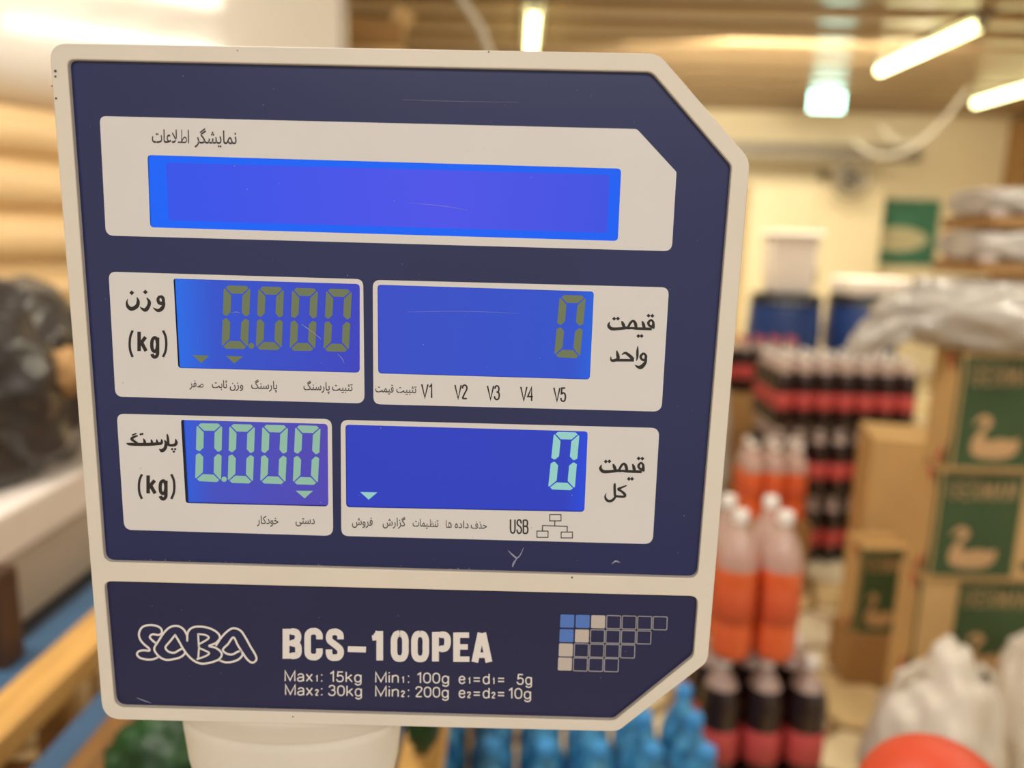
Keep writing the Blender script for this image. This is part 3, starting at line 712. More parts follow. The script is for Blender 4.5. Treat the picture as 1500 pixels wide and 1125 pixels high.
# --- flat print drawn as ribbons in the panel plane
def spline(pts, n=6):
    out = []
    for i in range(len(pts) - 1):
        p0, p1, p2, p3 = pts[max(i - 1, 0)], pts[i], pts[i + 1], pts[min(i + 2, len(pts) - 1)]
        for k in range(n):
            t = k / n
            out.append(tuple(.5 * ((2 * p1[c]) + (-p0[c] + p2[c]) * t + (2 * p0[c] - 5 * p1[c] + 4 * p2[c] - p3[c]) * t * t + (-p0[c] + 3 * p1[c] - 3 * p2[c] + p3[c]) * t ** 3) for c in range(3)))
    out.append(tuple(pts[-1])); return out
class Print:
    def __init__(s, wv): s.v, s.f, s.w, s.n = [], [], wv, 0
    def poly(s, pts):
        k = len(s.v); s.v += [P(x, y, s.w + s.n * 1.5e-6) for x, y in pts]; s.f.append(tuple(range(k, k + len(pts))))
    def disc(s, x, y, r, n=12): s.poly([(x + r * math.cos(2 * math.pi * k / n), y + r * math.sin(2 * math.pi * k / n)) for k in range(n)])
    def stroke(s, pts, smooth=True, caps=True, closed=False):
        """pts (x, y, width) in pixels"""
        s.n += 1
        if closed: pts = list(pts) + [pts[0]]
        q = spline(pts) if smooth else pts
        L, Rr = [], []
        for i, (x, y, wd) in enumerate(q):
            if closed and i in (0, len(q) - 1): a, b = q[-2], q[1]
            else: a, b = q[max(i - 1, 0)], q[min(i + 1, len(q) - 1)]
            d = Vector((b[0] - a[0], b[1] - a[1]))
            if d.length < 1e-6: d = Vector((1, 0))
            d.normalize(); n = Vector((-d.y, d.x)) * max(wd, .05) / 2
            if not smooth and 0 < i < len(q) - 1:
                d1 = Vector((x - a[0], y - a[1])).normalized(); d2 = Vector((b[0] - x, b[1] - y)).normalized()
                n1 = Vector((-d1.y, d1.x)); bis = (n1 + Vector((-d2.y, d2.x)))
                if bis.length > .3: bis.normalize(); n = bis * (wd / 2 / max(.45, bis.dot(n1)))
            L.append((x + n.x, y + n.y)); Rr.append((x - n.x, y - n.y))
        for i in range(len(q) - 1): s.poly([L[i], L[i + 1], Rr[i + 1], Rr[i]])
        if caps and not closed:
            for e_ in (q[0], q[-1]):
                if e_[2] > .8: s.disc(e_[0], e_[1], e_[2] / 2, 10)
    def dot(s, x, y, r): s.poly([(x - r, y), (x, y - r), (x + r, y), (x, y + r)])
    def done(s, name, material, parent, label=None):
        o = me_obj(name, s.v, s.f, material, parent, False)
        if label: o['label'] = label
        return o
TW = LW + .00006
def traced(pr, ox, oy, sc_, strokes, dots=(), rdot=0, sx=1.0, dx=0, dy=0, wk=1.22):
    tx = lambda x: ox + x * sc_ * sx + dx
    ty = lambda y: oy + y * sc_ + dy
    for st in strokes:
        pr.stroke([(tx(x), ty(y), wd * sc_ * wk) for x, y, wd in st], True, False)
    for x, y in dots: pr.dot(tx(x), ty(y), rdot * sc_ * 1.12)
k = .10667
pr = Print(TW)
traced(pr, 170, 410, k, [[(285, 238, 8), (303, 290, 34), (288, 358, 44), (215, 398, 44), (165, 368, 38), (147, 312, 22), (160, 262, 5)],
                         [(420, 245, 10), (455, 300, 36), (445, 360, 40), (405, 412, 44), (355, 395, 24), (328, 368, 5)],
                         [(605, 222, 30), (575, 262, 34), (590, 312, 38), (630, 322, 40), (650, 290, 36), (640, 245, 36), (605, 222, 30)],
                         [(648, 270, 30), (655, 340, 34), (625, 398, 44), (575, 420, 36), (530, 398, 18), (505, 378, 4)]], [(215, 177), (402, 167)], 30)
pr.done('word_print', 'ink', uf)
QM = ([[(218, 295, 8), (202, 345, 34), (240, 388, 38), (330, 390, 34), (440, 378, 32), (475, 372, 28)], [(382, 285, 14), (400, 325, 36), (418, 372, 32)],
       [(462, 385, 26), (500, 312, 28), (540, 282, 26), (570, 320, 36), (580, 384, 30)], [(460, 384, 28), (520, 380, 26), (580, 386, 30), (700, 390, 32), (795, 392, 32)],
       [(662, 285, 14), (680, 330, 36), (692, 382, 32)], [(785, 262, 20), (748, 308, 30), (765, 348, 26), (805, 352, 28), (816, 305, 28), (785, 262, 20)], [(812, 290, 26), (818, 350, 32), (808, 388, 34)]],
      [(278, 252), (330, 250), (610, 490), (655, 490), (750, 210), (803, 212)])
pr = Print(TW)
traced(pr, 870, 440, k, QM[0], QM[1], 25)
traced(pr, 870, 440, k, [[(312, 690, 12), (327, 750, 36), (330, 800, 36), (285, 824, 32), (240, 822, 26), (232, 770, 5)], [(300, 822, 30), (440, 822, 30), (550, 824, 28)],
                         [(383, 748, 8), (430, 722, 28), (490, 760, 36), (540, 812, 38)], [(603, 628, 8), (598, 700, 28), (596, 780, 24), (583, 832, 5)],
                         [(682, 722, 22), (642, 770, 30), (665, 815, 26), (702, 812, 28), (716, 765, 28), (682, 722, 22)], [(712, 770, 28), (706, 850, 34), (650, 915, 46), (600, 912, 28), (560, 884, 4)]])
pr.done('word_print', 'ink', uf)
pr = Print(TW)
traced(pr, 870, 440, k, [[(x, y, w_) for x, y, w_ in st] for st in QM[0]], QM[1], 25, .957, -11.0, 209.2)
k3 = .06667
traced(pr, 865, 665, k3, [[(545, 638, 8), (530, 690, 44), (535, 880, 46), (542, 945, 44), (480, 1018, 48), (400, 1036, 48), (342, 995, 46), (322, 930, 30), (350, 855, 5)],
                          [(795, 692, 20), (700, 732, 34), (612, 772, 46), (680, 820, 42), (748, 880, 50), (755, 925, 46), (700, 938, 42), (560, 928, 42)]])
pr.done('word_print', 'ink', uf)
k2_ = .10225
pr = Print(TW)
traced(pr, 170, 625, k2_, [[(148, 236, 6), (190, 250, 26), (330, 254, 30), (500, 252, 30), (655, 240, 28)], [(292, 96, 14), (228, 124, 14)], [(312, 128, 12), (262, 146, 22), (222, 176, 26), (280, 222, 22), (318, 250, 20)],
                           [(392, 172, 10), (408, 210, 26), (412, 245, 26)], [(500, 182, 8), (512, 215, 22), (514, 248, 24)], [(578, 182, 8), (588, 215, 22), (590, 246, 24)], [(648, 178, 8), (656, 212, 24), (652, 244, 24)],
                           [(695, 192, 10), (716, 245, 30), (700, 312, 32), (655, 344, 34), (618, 318, 5)], [(732, 108, 14), (742, 170, 24), (748, 240, 24), (762, 264, 24), (812, 266, 26), (850, 256, 30), (862, 222, 28), (850, 176, 8)]],
       [(352, 110), (376, 104), (803, 322), (846, 322), (828, 358)], 18, wk=1.5)
pr.done('word_print', 'ink', uf)

# --- Latin stroke alphabet (cap height 100)
GL = {
 'M': (84, [[(4, 0), (4, 98), (42, 8), (80, 98), (80, 0)]], []),
 'a': (56, [[(50, 0), (50, 46)]], [[(6, 56), (20, 70), (40, 69), (50, 52), (50, 42)], [(50, 40), (26, 38), (8, 30), (4, 16), (14, 3), (32, 2), (50, 18)]]),
 'x': (52, [[(3, 71), (49, 0)], [(49, 71), (3, 0)]], []),
 '1': (40, [[(10, 78), (32, 98), (32, 0)]], []),
 '2': (56, [[(52, 3), (6, 3)]], [[(6, 74), (14, 94), (34, 98), (50, 88), (50, 68), (30, 40), (6, 4)]]),
 '3': (56, [], [[(6, 78), (16, 96), (36, 98), (48, 84), (44, 60), (24, 54)], [(24, 54), (46, 50), (52, 28), (42, 6), (22, 2), (6, 12), (3, 26)]]),
 '4': (58, [[(44, 0), (44, 96), (4, 30), (57, 30)]], []),
 '5': (56, [[(50, 96), (14, 96), (8, 50)]], [[(8, 50), (26, 62), (46, 54), (52, 32), (44, 8), (24, 2), (8, 10), (3, 26)]]),
 '0': (56, [], [[(28, 98), (8, 84), (3, 50), (8, 16), (28, 2), (48, 16), (53, 50), (48, 84), (28, 98)]]),
 'k': (52, [[(5, 0), (5, 98)], [(47, 71), (7, 30)], [(20, 44), (50, 0)]], []),
 'g': (56, [[(50, 71), (50, 10)]], [[(50, 36), (44, 60), (28, 70), (10, 60), (4, 36), (10, 10), (28, 1), (44, 12), (50, 36)], [(50, 12), (48, -16), (30, -28), (12, -22), (6, -12)]]),
 'i': (10, [[(5, 0), (5, 71)], [(5, 90), (5, 100)]], []),
 'n': (52, [[(5, 0), (5, 71)]], [[(5, 44), (14, 64), (32, 70), (46, 58), (47, 40), (47, 0)]]),
 'e': (56, [[(5, 38), (52, 38)]], [[(52, 38), (46, 62), (28, 70), (10, 60), (4, 36), (10, 10), (28, 1), (44, 6), (52, 20)]]),
 'd': (56, [[(50, 0), (50, 98)]], [[(50, 36), (44, 60), (28, 70), (10, 60), (4, 36), (10, 10), (28, 1), (44, 12), (50, 36)]]),
 '=': (54, [[(2, 56), (52, 56)], [(2, 26), (52, 26)]], []),
 ':': (10, [[(5, 0), (5, 12)], [(5, 58), (5, 70)]], []),
 'V': (68, [[(2, 98), (34, 2), (66, 98)]], []),
 'U': (66, [], [[(6, 98), (6, 60), (6, 30), (14, 8), (33, 1), (52, 8), (60, 30), (60, 60), (60, 98)]]),
 'S': (62, [], [[(58, 72), (48, 92), (30, 98), (10, 88), (8, 68), (24, 56), (44, 48), (57, 34), (54, 12), (34, 1), (14, 6), (3, 28)]]),
 'B': (62, [[(6, 2), (6, 98)]], [[(6, 97), (40, 97), (54, 88), (54, 66), (40, 54), (6, 53)], [(6, 53), (42, 53), (58, 42), (58, 16), (42, 3), (6, 3)]]),
 '(': (26, [], [[(24, 104), (8, 74), (3, 36), (8, 0), (24, -30)]]),
 ')': (26, [], [[(2, 104), (18, 74), (23, 36), (18, 0), (2, -30)]]),
}
def text(pr, s, xa, xb_, ya, yb, cap, wd, gap=12):
    """string between pixel columns xa..xb_, baseline ya..yb, cap height in px, stroke width in px"""
    W = sum(GL[c][0] for c in s) + gap * (len(s) - 1); x = 0
    hx = wd / 2
    for c in s:
        gw, st, sm = GL[c]
        def tr(p):
            fx = (x + p[0]) / W; X = xa + hx + (xb_ - xa - 2 * hx) * fx if W > 12 else (xa + xb_) / 2
            return (X, ya + (yb - ya) * fx - p[1] * cap / 100, wd)
        for q in st: pr.stroke([tr(p) for p in q], False, False)
        for q in sm: pr.stroke([tr(p) for p in q], True, False)
        x += gw + gap
# (kg) twice
for (a0, b0, a1, b1, a2, b2, a3, b3, yb, y2, cap) in ((187.5, 196.5, 200, 217, 219, 234.5, 236.5, 246, 514.3, 515, 29), (201, 210.2, 213.2, 230.3, 231.3, 246.7, 248.6, 257.8, 722.8, 723.3, 27)):
    pr = Print(TW); text(pr, '(', a0, b0, yb, yb, cap, 3.6); text(pr, 'k', a1, b1, yb, yb, cap, 5.2); text(pr, 'g', a2, b2, y2, y2, cap, 5.0); text(pr, ')', a3, b3, yb, yb, cap, 3.6)
    pr.done('unit_print', 'ink', uf)
for n_, xa, xb_, yt, yb in (('1', 616.4, 634.5, 562.6, 582.6), ('2', 665, 685.6, 563.6, 584.2), ('3', 712.6, 733, 564.8, 585.4), ('4', 761.4, 781.8, 566.2, 587), ('5', 810, 830, 567.4, 588)):
    pr = Print(TW); text(pr, 'V' + n_, xa, xb_, yb, yb + .3, yb - yt, 2.3, 4); pr.done('letter_print', 'ink', uf)
pr = Print(TW)
text(pr, 'USB', 746, 774.5, 781, 782, 20.5, 2.2, 14)
pr.done('letter_print', 'ink', uf)
pr = Print(TW)
def rect(x0_, y0_, x1_, y1_, wd):
    for a, b in (((x0_, y0_), (x1_, y0_)), ((x1_, y0_), (x1_, y1_)), ((x1_, y1_), (x0_, y1_)), ((x0_, y1_), (x0_, y0_))):
        d = (Vector(b) - Vector(a)).normalized() * wd / 2
        pr.stroke([(a[0] - d.x, a[1] - d.y, wd), (b[0] + d.x, b[1] + d.y, wd)], False, False)
rect(805.3, 753.8, 821.8, 763, 1.3); rect(786.5, 778, 802.8, 787.2, 1.3); rect(822, 779.4, 838.6, 788, 1.3)
for q in ([(812.7, 763), (812.7, 770.5)], [(794.6, 778), (794.8, 769.8), (831, 771.2), (830.8, 779.4)]): pr.stroke([(x, y, 1.4) for x, y in q], False, False)
pr.done('network_icon', 'ink', uf)

# --- small Persian words: presentation forms of the built-in font, each letter its own filled outline
_gc = {}
def glyph(ch):
    if ch in _gc: return _gc[ch]
    def mk(s):
        cu = bpy.data.curves.new('tmp', 'FONT'); cu.body = s; cu.size = 1; cu.resolution_u = 3; cu.offset = 0.010
        o = bpy.data.objects.new('tmp', cu); C.objects.link(o); dg = bpy.context.evaluated_depsgraph_get()
        me = bpy.data.meshes.new_from_object(o.evaluated_get(dg)); V = [v.co.xy for v in me.vertices]; V = [(a.x, a.y) for a in V]; F = [tuple(p.vertices) for p in me.polygons]
        bpy.data.objects.remove(o); bpy.data.curves.remove(cu); bpy.data.meshes.remove(me); return V, F
    V, F = mk(ch); mI, _ = mk('I'); m2, _ = mk(ch + 'I')
    adv = max(a[0] for a in m2) - max(a[0] for a in mI)
    _gc[ch] = (V, F, adv); return _gc[ch]
_al = glyph('\uFE8D'); ALEF = max(a[1] for a in _al[0])
# four letter forms whose outlines overlap themselves in the font are drawn as strokes (alef height 100, left to right)
def stroke_glyph(strokes, adv, dots=(), wd=10.5):
    V, F = [], []
    for st in strokes:
        q = spline([(x, y, wd) for x, y in st], 5)
        k = len(V)
        for i, (x, y, w_) in enumerate(q):
            a, b = q[max(i - 1, 0)], q[min(i + 1, len(q) - 1)]
            d = Vector((b[0] - a[0], b[1] - a[1])); d = d.normalized() if d.length > 1e-6 else Vector((1, 0))
            V += [(x - d.y * w_ / 2, y + d.x * w_ / 2), (x + d.y * w_ / 2, y - d.x * w_ / 2)]
        F += [(k + 2 * i, k + 2 * i + 1, k + 2 * i + 3, k + 2 * i + 2) for i in range(len(q) - 1)]
    for x, y in dots:
        k = len(V); V += [(x - 8, y), (x, y - 8), (x + 8, y), (x, y + 8)]; F.append((k, k + 1, k + 2, k + 3))
    u_ = ALEF / 100
    return [(a * u_, b * u_) for a, b in V], F, adv * u_
_gc['\uFEBB'] = stroke_glyph([[(-4, 5), (20, 5), (42, 5)], [(34, 30), (36, 16), (40, 5)], [(42, 5), (58, 26), (80, 42), (101, 34), (103, 14), (86, 5), (42, 5)]], 110)
_gc['\uFEC3'] = stroke_glyph([[(-4, 5), (20, 5), (46, 5)], [(44, 100), (44, 50), (44, 5)], [(44, 8), (60, 30), (82, 43), (102, 34), (103, 14), (86, 5), (46, 5)]], 112)
_gc['\uFEC8'] = stroke_glyph([[(-4, 5), (20, 5), (46, 5)], [(44, 100), (44, 50), (44, 5)], [(44, 8), (60, 30), (82, 43), (102, 34), (103, 14), (86, 5), (46, 5)], [(86, 5), (104, 5), (124, 5)]], 120, [(76, 66)])
_gc['\uFEEB'] = stroke_glyph([[(-4, 5), (16, 5), (60, 5), (84, 14), (86, 36), (66, 58), (42, 70), (26, 62)], [(44, 68), (26, 44), (22, 22), (36, 5)], [(50, 64), (62, 40), (54, 18), (36, 5)]], 94)
def word(pr, logical, xa, xb_, ya, yb, alef, ):
    V, F, x = [], [], 0.0
    pr.n += 1
    for ch in reversed(logical):
        v, f, adv = glyph(ch); k = len(V); V += [(a + x, b) for a, b in v]; F += [tuple(k + q for q in t) for t in f]; x += adv
    mn, mxx = min(a[0] for a in V), max(a[0] for a in V); k = len(pr.v)
    for a, b in V:
        t = (a - mn) / (mxx - mn); pr.v.append(P(xa + (xb_ - xa) * t, ya + (yb - ya) * t - b * alef / ALEF, pr.w))
    pr.f += [tuple(k + q for q in t) for t in F]
W_ = {'nama': '\uFEE7\uFEE4\uFE8E\uFBFE\uFEB8\uFB95\uFEAE', 'etela': '\uFE8D\uFEC3\uFEFC\uFECB\uFE8E\uFE95', 'sefr': '\uFEBB\uFED4\uFEAE', 'vazn': '\uFEED\uFEAF\uFEE5', 'sabet': '\uFE9B\uFE8E\uFE91\uFE96',
      'parsang': '\uFB58\uFE8E\uFEAD\uFEB3\uFEE8\uFB93', 'tasbit': '\uFE97\uFE9C\uFE92\uFBFF\uFE96', 'qeymat': '\uFED7\uFBFF\uFEE4\uFE96', 'khod': '\uFEA7\uFEEE\uFEA9\uFB90\uFE8E\uFEAD', 'dasti': '\uFEA9\uFEB3\uFE98\uFBFD',
      'forush': '\uFED3\uFEAE\uFEED\uFEB5', 'gozaresh': '\uFB94\uFEB0\uFE8D\uFEAD\uFEB5', 'tanzim': '\uFE97\uFEE8\uFEC8\uFBFF\uFEE4\uFE8E\uFE95', 'hazf': '\uFEA3\uFEAC\uFED1', 'dade': '\uFEA9\uFE8D\uFEA9\uFEE9', 'ha': '\uFEEB\uFE8E'}
pr = Print(TW)
word(pr, W_['etela'], 222.5, 277, 208.6, 209.6, 19.5); word(pr, W_['nama'], 285, 346.5, 209.8, 211, 19.5)
pr.done('small_word_print', 'ink_soft', uf)
for group in ([('sefr', 277.5, 298, 567, 567.6, 11.5), ('sabet', 310.5, 332.8, 568, 568.5, 11.5), ('vazn', 336.5, 356.3, 568.8, 569.3, 11.5), ('parsang', 368, 406, 569.2, 570.2, 12), ('parsang', 444.5, 483, 571, 572, 12), ('tasbit', 486.6, 516.5, 572, 573, 12)],
              [('qeymat', 550, 576.6, 574.2, 575, 11.5), ('tasbit', 580.6, 610, 575, 575.8, 11.5)],
              [('khod', 376.3, 408, 767.2, 768, 12), ('dasti', 433, 461, 767, 767.8, 12)],
              [('forush', 515.6, 546, 769.2, 770, 12), ('gozaresh', 560.5, 594, 770, 771, 12), ('tanzim', 604.6, 642.3, 771, 772, 11.5), ('ha', 653, 662, 773, 773.2, 11), ('dade', 666, 686.5, 773.4, 773.8, 11), ('hazf', 689.6, 713.2, 774, 774.6, 11)]):
    pr = Print(TW)
    for nm, a, b_, ya, yb, al in group: word(pr, W_[nm], a, b_, ya, yb, al)
    pr.done('small_word_print', 'ink_soft', uf)

# --- LCD digits
def digit0(pr, TL, TR, BR, BL, th=.29, tv=.125, gapv=.012):
    Q = [Vector(q) for q in (TL, TR, BR, BL)]
    B = lambda u_, v_: tuple((Q[0] * (1 - u_) * (1 - v_) + Q[1] * u_ * (1 - v_) + Q[2] * u_ * v_ + Q[3] * (1 - u_) * v_))
    g_ = .022; h = .012
    pr.poly([B(.16, 0), B(.84, 0), B(.93, .035), B(1 - th - g_ + .02, tv), B(th + g_ - .02, tv), B(.07, .035)])
    pr.poly([B(.16, 1), B(.84, 1), B(.93, .965), B(1 - th - g_ + .02, 1 - tv), B(th + g_ - .02, 1 - tv), B(.07, .965)])
    for s_ in (0, 1):
        for v0, sg in ((0, 1), (1, -1)):
            f = lambda u_, v_: B(u_ if s_ == 0 else 1 - u_, v0 + sg * v_)
            pr.poly([f(0, .06), f(.035, .045), f(th - .03, tv + .018), f(th, tv + .035), f(th, .42), f(th * .55, .478), f(.1, .478), f(0, .45)])
def screen_print(scrn, wv, material, digits, dots, tris, name='digit'):
    for dg in digits:
        pr = Print(wv); digit0(pr, *dg); pr.done(name, material, scrn)
    for x, y, r in dots:
        pr = Print(wv); pr.disc(x, y, r); pr.done('decimal_point', material, scrn)
    for t3_ in tris:
        pr = Print(wv); pr.poly(t3_); pr.done('arrow_mark', material, scrn)
d2 = FW - .0009 + .0002
screen_print(s2, d2, 'seg_olive', [((328, 418), (367, 419), (363, 511.5), (324.5, 510.5)), ((378.5, 419.5), (416, 420.5), (412.5, 513), (374.5, 512)), ((428, 421.5), (466, 422.5), (461.5, 514), (424, 513.5)), ((478, 422.5), (515.5, 424), (511, 515.5), (473.5, 514.5))],
             [(368.2, 506.6, 4.4)], [[(282, 520), (306.5, 521), (294.6, 532)], [(331, 521.2), (356, 522), (343, 532.6)]])
screen_print(s3, d2, 'seg_olive', [((820, 432), (858.5, 433), (849.5, 525), (811.5, 523))], [], [])
d4 = FW - .0012 + .0002
screen_print(s4, d4, 'seg_mint', [((288, 620), (325.5, 620.5), (323.8, 706.5), (285.8, 704.5)), ((336, 621), (373.5, 622), (370.5, 708.5), (333.6, 707)), ((384.3, 622), (422, 623), (418, 709.3), (381, 708)), ((432.5, 622.7), (469.8, 624), (465.5, 710.3), (428.8, 709.3))],
             [(328.3, 702, 4)], [[(433, 718.8), (458.5, 719), (446.3, 730)]])
screen_print(s5, d2, 'seg_mint2', [((811.5, 632.5), (849, 633.5), (841.7, 718.3), (802.7, 716.7))], [], [[(527.7, 720.7), (552.7, 721.3), (540, 732)]])

# --- lower face print
TL_ = FW + .0001
pr = Print(TL_)
kk = .14; w_ = 3.0
for q in ([(275, 302), (235, 270), (210, 235), (240, 208), (300, 215), (335, 192), (328, 150), (280, 120), (200, 112), (130, 135), (97, 200), (110, 262), (150, 312), (198, 352), (205, 380), (150, 376), (96, 386), (76, 420), (110, 455), (180, 472), (250, 468), (300, 445)],
          [(602, 275), (598, 215), (555, 148), (490, 120), (420, 135), (360, 190), (300, 280), (258, 350), (272, 400), (320, 450), (380, 475), (450, 470), (530, 448), (578, 405), (566, 368)],
          [(475, 215), (425, 278), (375, 342), (400, 385), (460, 402), (510, 378), (555, 352)],
          [(475, 215), (520, 290), (575, 385), (640, 460), (700, 500), (760, 516), (840, 505), (925, 475), (962, 430), (950, 388), (895, 348), (830, 330), (900, 300), (942, 250), (930, 205), (880, 165), (800, 135), (700, 128), (640, 148), (610, 185), (602, 230), (602, 275)],
          [(905, 322), (960, 240), (1030, 170), (1090, 145), (1160, 170), (1210, 240), (1260, 330), (1318, 430), (1322, 480), (1280, 505), (1230, 470), (1180, 400), (1130, 320), (1085, 240), (1030, 308), (975, 368), (1010, 408), (1070, 420), (1120, 396), (1158, 378)],
          [(940, 482), (1010, 502), (1090, 492), (1150, 462), (1180, 422), (1170, 385)]):
    pr.stroke([(190 + x * kk, 900 + y * kk, w_) for x, y in q], True, True)
for q in ([(715, 205), (790, 215), (828, 245), (775, 285), (720, 312)], [(725, 350), (780, 375), (832, 405), (790, 438), (705, 468)]): pr.stroke([(190 + x * kk, 900 + y * kk, w_ * .9) for x, y in q], True, True)
for q in ([(715, 205), (722, 312)], [(725, 350), (716, 468)], [(722, 312), (725, 350)]): pr.stroke([(190 + x * kk, 900 + y * kk, w_ * .9) for x, y in q], False, True)
pr.done('outlined_logo', 'white_ink', lf)
# heavy condensed model lettering, letter boxes in crop pixels of .26
HV = {'B': ([[(17, 0), (17, 100)], [(17, 91), (50, 91)], [(17, 52), (50, 52)], [(17, 9), (50, 9)]], [[(45, 91), (72, 88), (82, 74), (74, 58), (50, 52)], [(50, 52), (78, 46), (84, 30), (78, 13), (45, 9)]]),
      'C': ([], [[(83, 66), (82, 82), (66, 92), (50, 93), (32, 91), (18, 80), (17, 50), (18, 20), (32, 9), (50, 7), (66, 8), (82, 18), (83, 36)]]),
      'S': ([], [[(82, 68), (80, 84), (62, 92), (48, 93), (28, 90), (18, 78), (22, 64), (42, 54), (62, 45), (80, 34), (82, 20), (70, 9), (50, 7), (28, 9), (18, 20), (17, 34)]]),
      '0': ([], [[(50, 92), (30, 89), (18, 74), (17, 50), (18, 26), (30, 11), (50, 8), (70, 11), (82, 26), (83, 50), (82, 74), (70, 89), (50, 92)]]),
      '1': ([[(74, 0), (74, 100)], [(8, 76), (50, 78)]], [[(34, 80), (54, 86), (66, 98)]]),
      'P': ([[(17, 0), (17, 100)], [(17, 91), (50, 91)], [(17, 43), (50, 43)]], [[(45, 91), (72, 89), (84, 78), (84, 58), (72, 45), (45, 43)]]),
      'E': ([[(18, 0), (18, 100)], [(18, 91), (96, 91)], [(18, 51), (88, 51)], [(18, 9), (98, 9)]], []),
      'A': ([[(16, 0), (46, 100)], [(84, 0), (54, 100)], [(25, 24), (75, 24)]], [])}
pr = Print(TL_)
for ch, xa, xb_, yt, yb in (('B', 55, 160, 62, 230), ('C', 178, 278, 64, 233), ('S', 298, 398, 67, 236), ('1', 553, 618, 74, 240), ('0', 665, 762, 76, 243), ('0', 780, 877, 77, 245), ('P', 898, 998, 80, 246), ('E', 1018, 1108, 83, 248), ('A', 1118, 1235, 85, 250)):
    st, sm = HV[ch]; h = yb - yt; wdt = xb_ - xa
    tr = lambda p: (400 + .26 * (xa + p[0] / 100 * wdt), 905 + .26 * (yb - p[1] / 100 * h))
    for q in st:
        hz = abs(q[0][1] - q[1][1]) < 5
        pr.stroke([(*tr(p), (8.0 if hz else 10.0 if ch != '1' else 9.8)) for p in q], False, False)
    for q in sm: pr.stroke([(*tr(p), 9.6) for p in q], True, False)
pr.stroke([(400 + .26 * 421, 905 + .26 * 176, 8.6), (400 + .26 * 523, 905 + .26 * 179, 8.6)], False, False)
pr.done('model_lettering', 'white_ink', lf)
pr = Print(TL_)
def run(items, yb0, yb1):
    for s_, xa, xb_, cap in items:
        f = lambda x: 905 + .26 * (yb0 + (yb1 - yb0) * (x - 62) / 1400)
        text(pr, s_, 400 + .26 * xa, 400 + .26 * xb_, f(xa), f(xb_), cap, 1.9 if cap > 10 else 1.7, 14)
run([('Max', 62, 226, 15), ('1', 236, 254, 8.5), (':', 268, 280, 15), ('15kg', 312, 503, 15), ('Min', 572, 712, 15), ('1', 722, 740, 8.5), (':', 757, 769, 15), ('100g', 803, 996, 15), ('e', 1043, 1086, 15), ('1', 1096, 1113, 8.5), ('=', 1125, 1170, 15), ('d', 1178, 1225, 15), ('1', 1233, 1250, 8.5), ('=', 1262, 1307, 15), ('5g', 1370, 1463, 15)], 356, 376)
run([('Max', 64, 227, 15), ('2', 234, 258, 8.5), (':', 268, 280, 15), ('30kg', 308, 505, 15), ('Min', 572, 712, 15), ('2', 718, 744, 8.5), (':', 757, 769, 15), ('200g', 797, 994, 15), ('e', 1043, 1086, 15), ('2', 1090, 1116, 8.5), ('=', 1125, 1170, 15), ('d', 1178, 1225, 15), ('2', 1228, 1254, 8.5), ('=', 1262, 1307, 15), ('10g', 1318, 1458, 15)], 434, 456)
pr.done('capacity_lettering', 'white_ink', lf)
cells = {'blue_ink': [], 'tan_ink': [], 'grey_ink': []}
rows = [(240, 723, 7, 'bbc'), (304, 720, 6, 'bc'), (367, 717, 5, 'c'), (429, 713, 4, 'c')]
for y, x0_, n_, fill in rows:
    for i in range(n_):
        X = 580 + (x0_ + 68 * i) / 3; Yp = 820 + (y + 1.6 * i) / 3
        cells['blue_ink' if i < len(fill) and fill[i] == 'b' else 'tan_ink' if i < len(fill) else 'grey_ink'].append((X, Yp))
for mname, lst in cells.items():
    pr = Print(TL_)
    for X, Yp in lst:
        W2, H2 = 20.4, 19
        cs = [(X, Yp), (X + W2, Yp + .5), (X + W2 - .7, Yp + H2 + .5), (X - .7, Yp + H2)]
        if mname == 'grey_ink':
            q = rounded([(*c_, 1.6) for c_ in cs], 2); pr.stroke([(a, b_, 1.3) for a, b_ in q], False, False, True)
        else: pr.poly(rounded([(*c_, 1.6) for c_ in cs], 2))
    pr.done({'blue_ink': 'filled_square_print', 'tan_ink': 'filled_square_print', 'grey_ink': 'outlined_square_print'}[mname], mname, lf, {'blue_ink': 'blue squares', 'tan_ink': 'cream squares'}.get(mname))
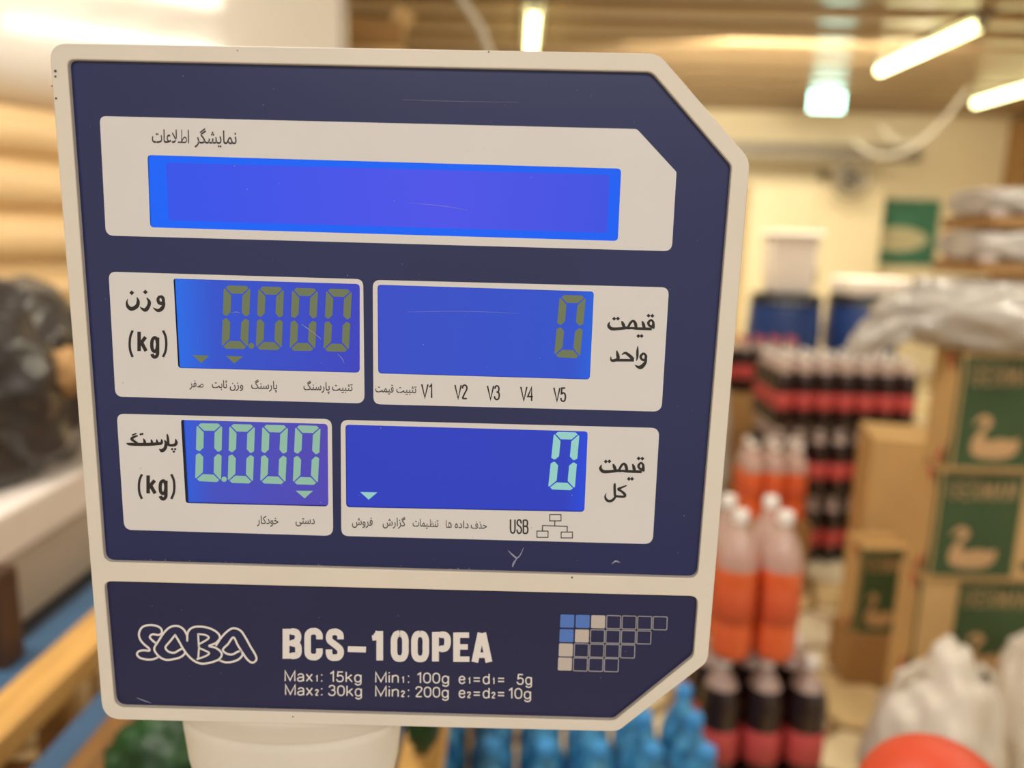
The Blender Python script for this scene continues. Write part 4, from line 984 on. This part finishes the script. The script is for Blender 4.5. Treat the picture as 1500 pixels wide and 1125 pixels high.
# --- scratches and dust on the film
pr = Print(TW + .00003)
for q in ([(442, 475, .6), (456, 485, 1.3), (471, 497, .4)], [(494, 518, .3), (501, 525, .9), (504, 532, .3)], [(340, 458, .3), (347, 457, .8), (352, 459, .3)], [(744, 806, .5), (750, 812, 2.2), (757, 818, 2.6)], [(767, 802, .5), (762, 813, 1.5), (757, 818, 2.0)], [(757, 818, 1.5), (752, 826, 2.6), (751, 831, .8)],
          [(896, 826, .6), (902, 822, 2.6), (908, 824, .8)], [(590, 146, .2), (650, 148, .4), (760, 150, .2)], [(596, 457, .2), (680, 456, .4), (760, 459, .2)], [(600, 297, .2), (650, 302, .5), (686, 308, .2)]):
    pr.stroke(q, True, False)
rr = random.Random(3)
for _ in range(70):
    x, y = rr.uniform(125, 1040), rr.uniform(108, 830)
    if x > 940 and y < 240: continue
    pr.disc(x, y, rr.choice([.4, .5, .6, .8]), 5)
for _ in range(80):
    x = rr.uniform(160, 820); pr.disc(x, 817.5 + .028 * (x - 155) + rr.uniform(0, 4.5), rr.uniform(.3, .9), 5)
pr.done('scratches', 'dust', uf)['kind'] = 'stuff'
pr = Print(TL_)
pr.stroke([(200, 1022, .5), (210, 1026, 1.4), (222, 1030, .5)], True, False)
for _ in range(14): pr.disc(rr.uniform(180, 980), rr.uniform(870, 1000), rr.choice([.4, .6]), 5)
pr.done('scratches', 'dust', lf)['kind'] = 'stuff'
pr = Print(.0002)
for x, y, r in ((81, 104, 2.0), (81, 112, 1.6), (76, 126, 1.2), (82, 144, 1.6), (348, 74, 1.0), (716, 76, 1.2), (429, 1050, 1.0), (838, 846, 1.4)): pr.disc(x, y, r, 8)
pr.done('specks', 'ink_soft', head)['kind'] = 'stuff'
# --- neck
nx_ = at(431, 1085, .338).x; nb = P(430, 1062).z
neck = lathe('neck', [(.031, .9 - nb), (.034, -.12), (.0510, -.040), (.0528, -.0225), (.0528, -.0200), (.0515, -.0190), (.0518, -.0170), (.0545, -.0155), (.0558, -.0145), (.0578, -.0075), (.0605, -.0060), (.0612, -.0018), (.059, .006)], (nx_, .338, nb), 'cream', head, 56, .54, 50)
neck2 = lathe('pole_foot', [(.07, .8915 - nb), (.07, .900 - nb), (.040, .915 - nb), (.034, .93 - nb)], (nx_, .338, nb), 'cream', head, 40, .8)
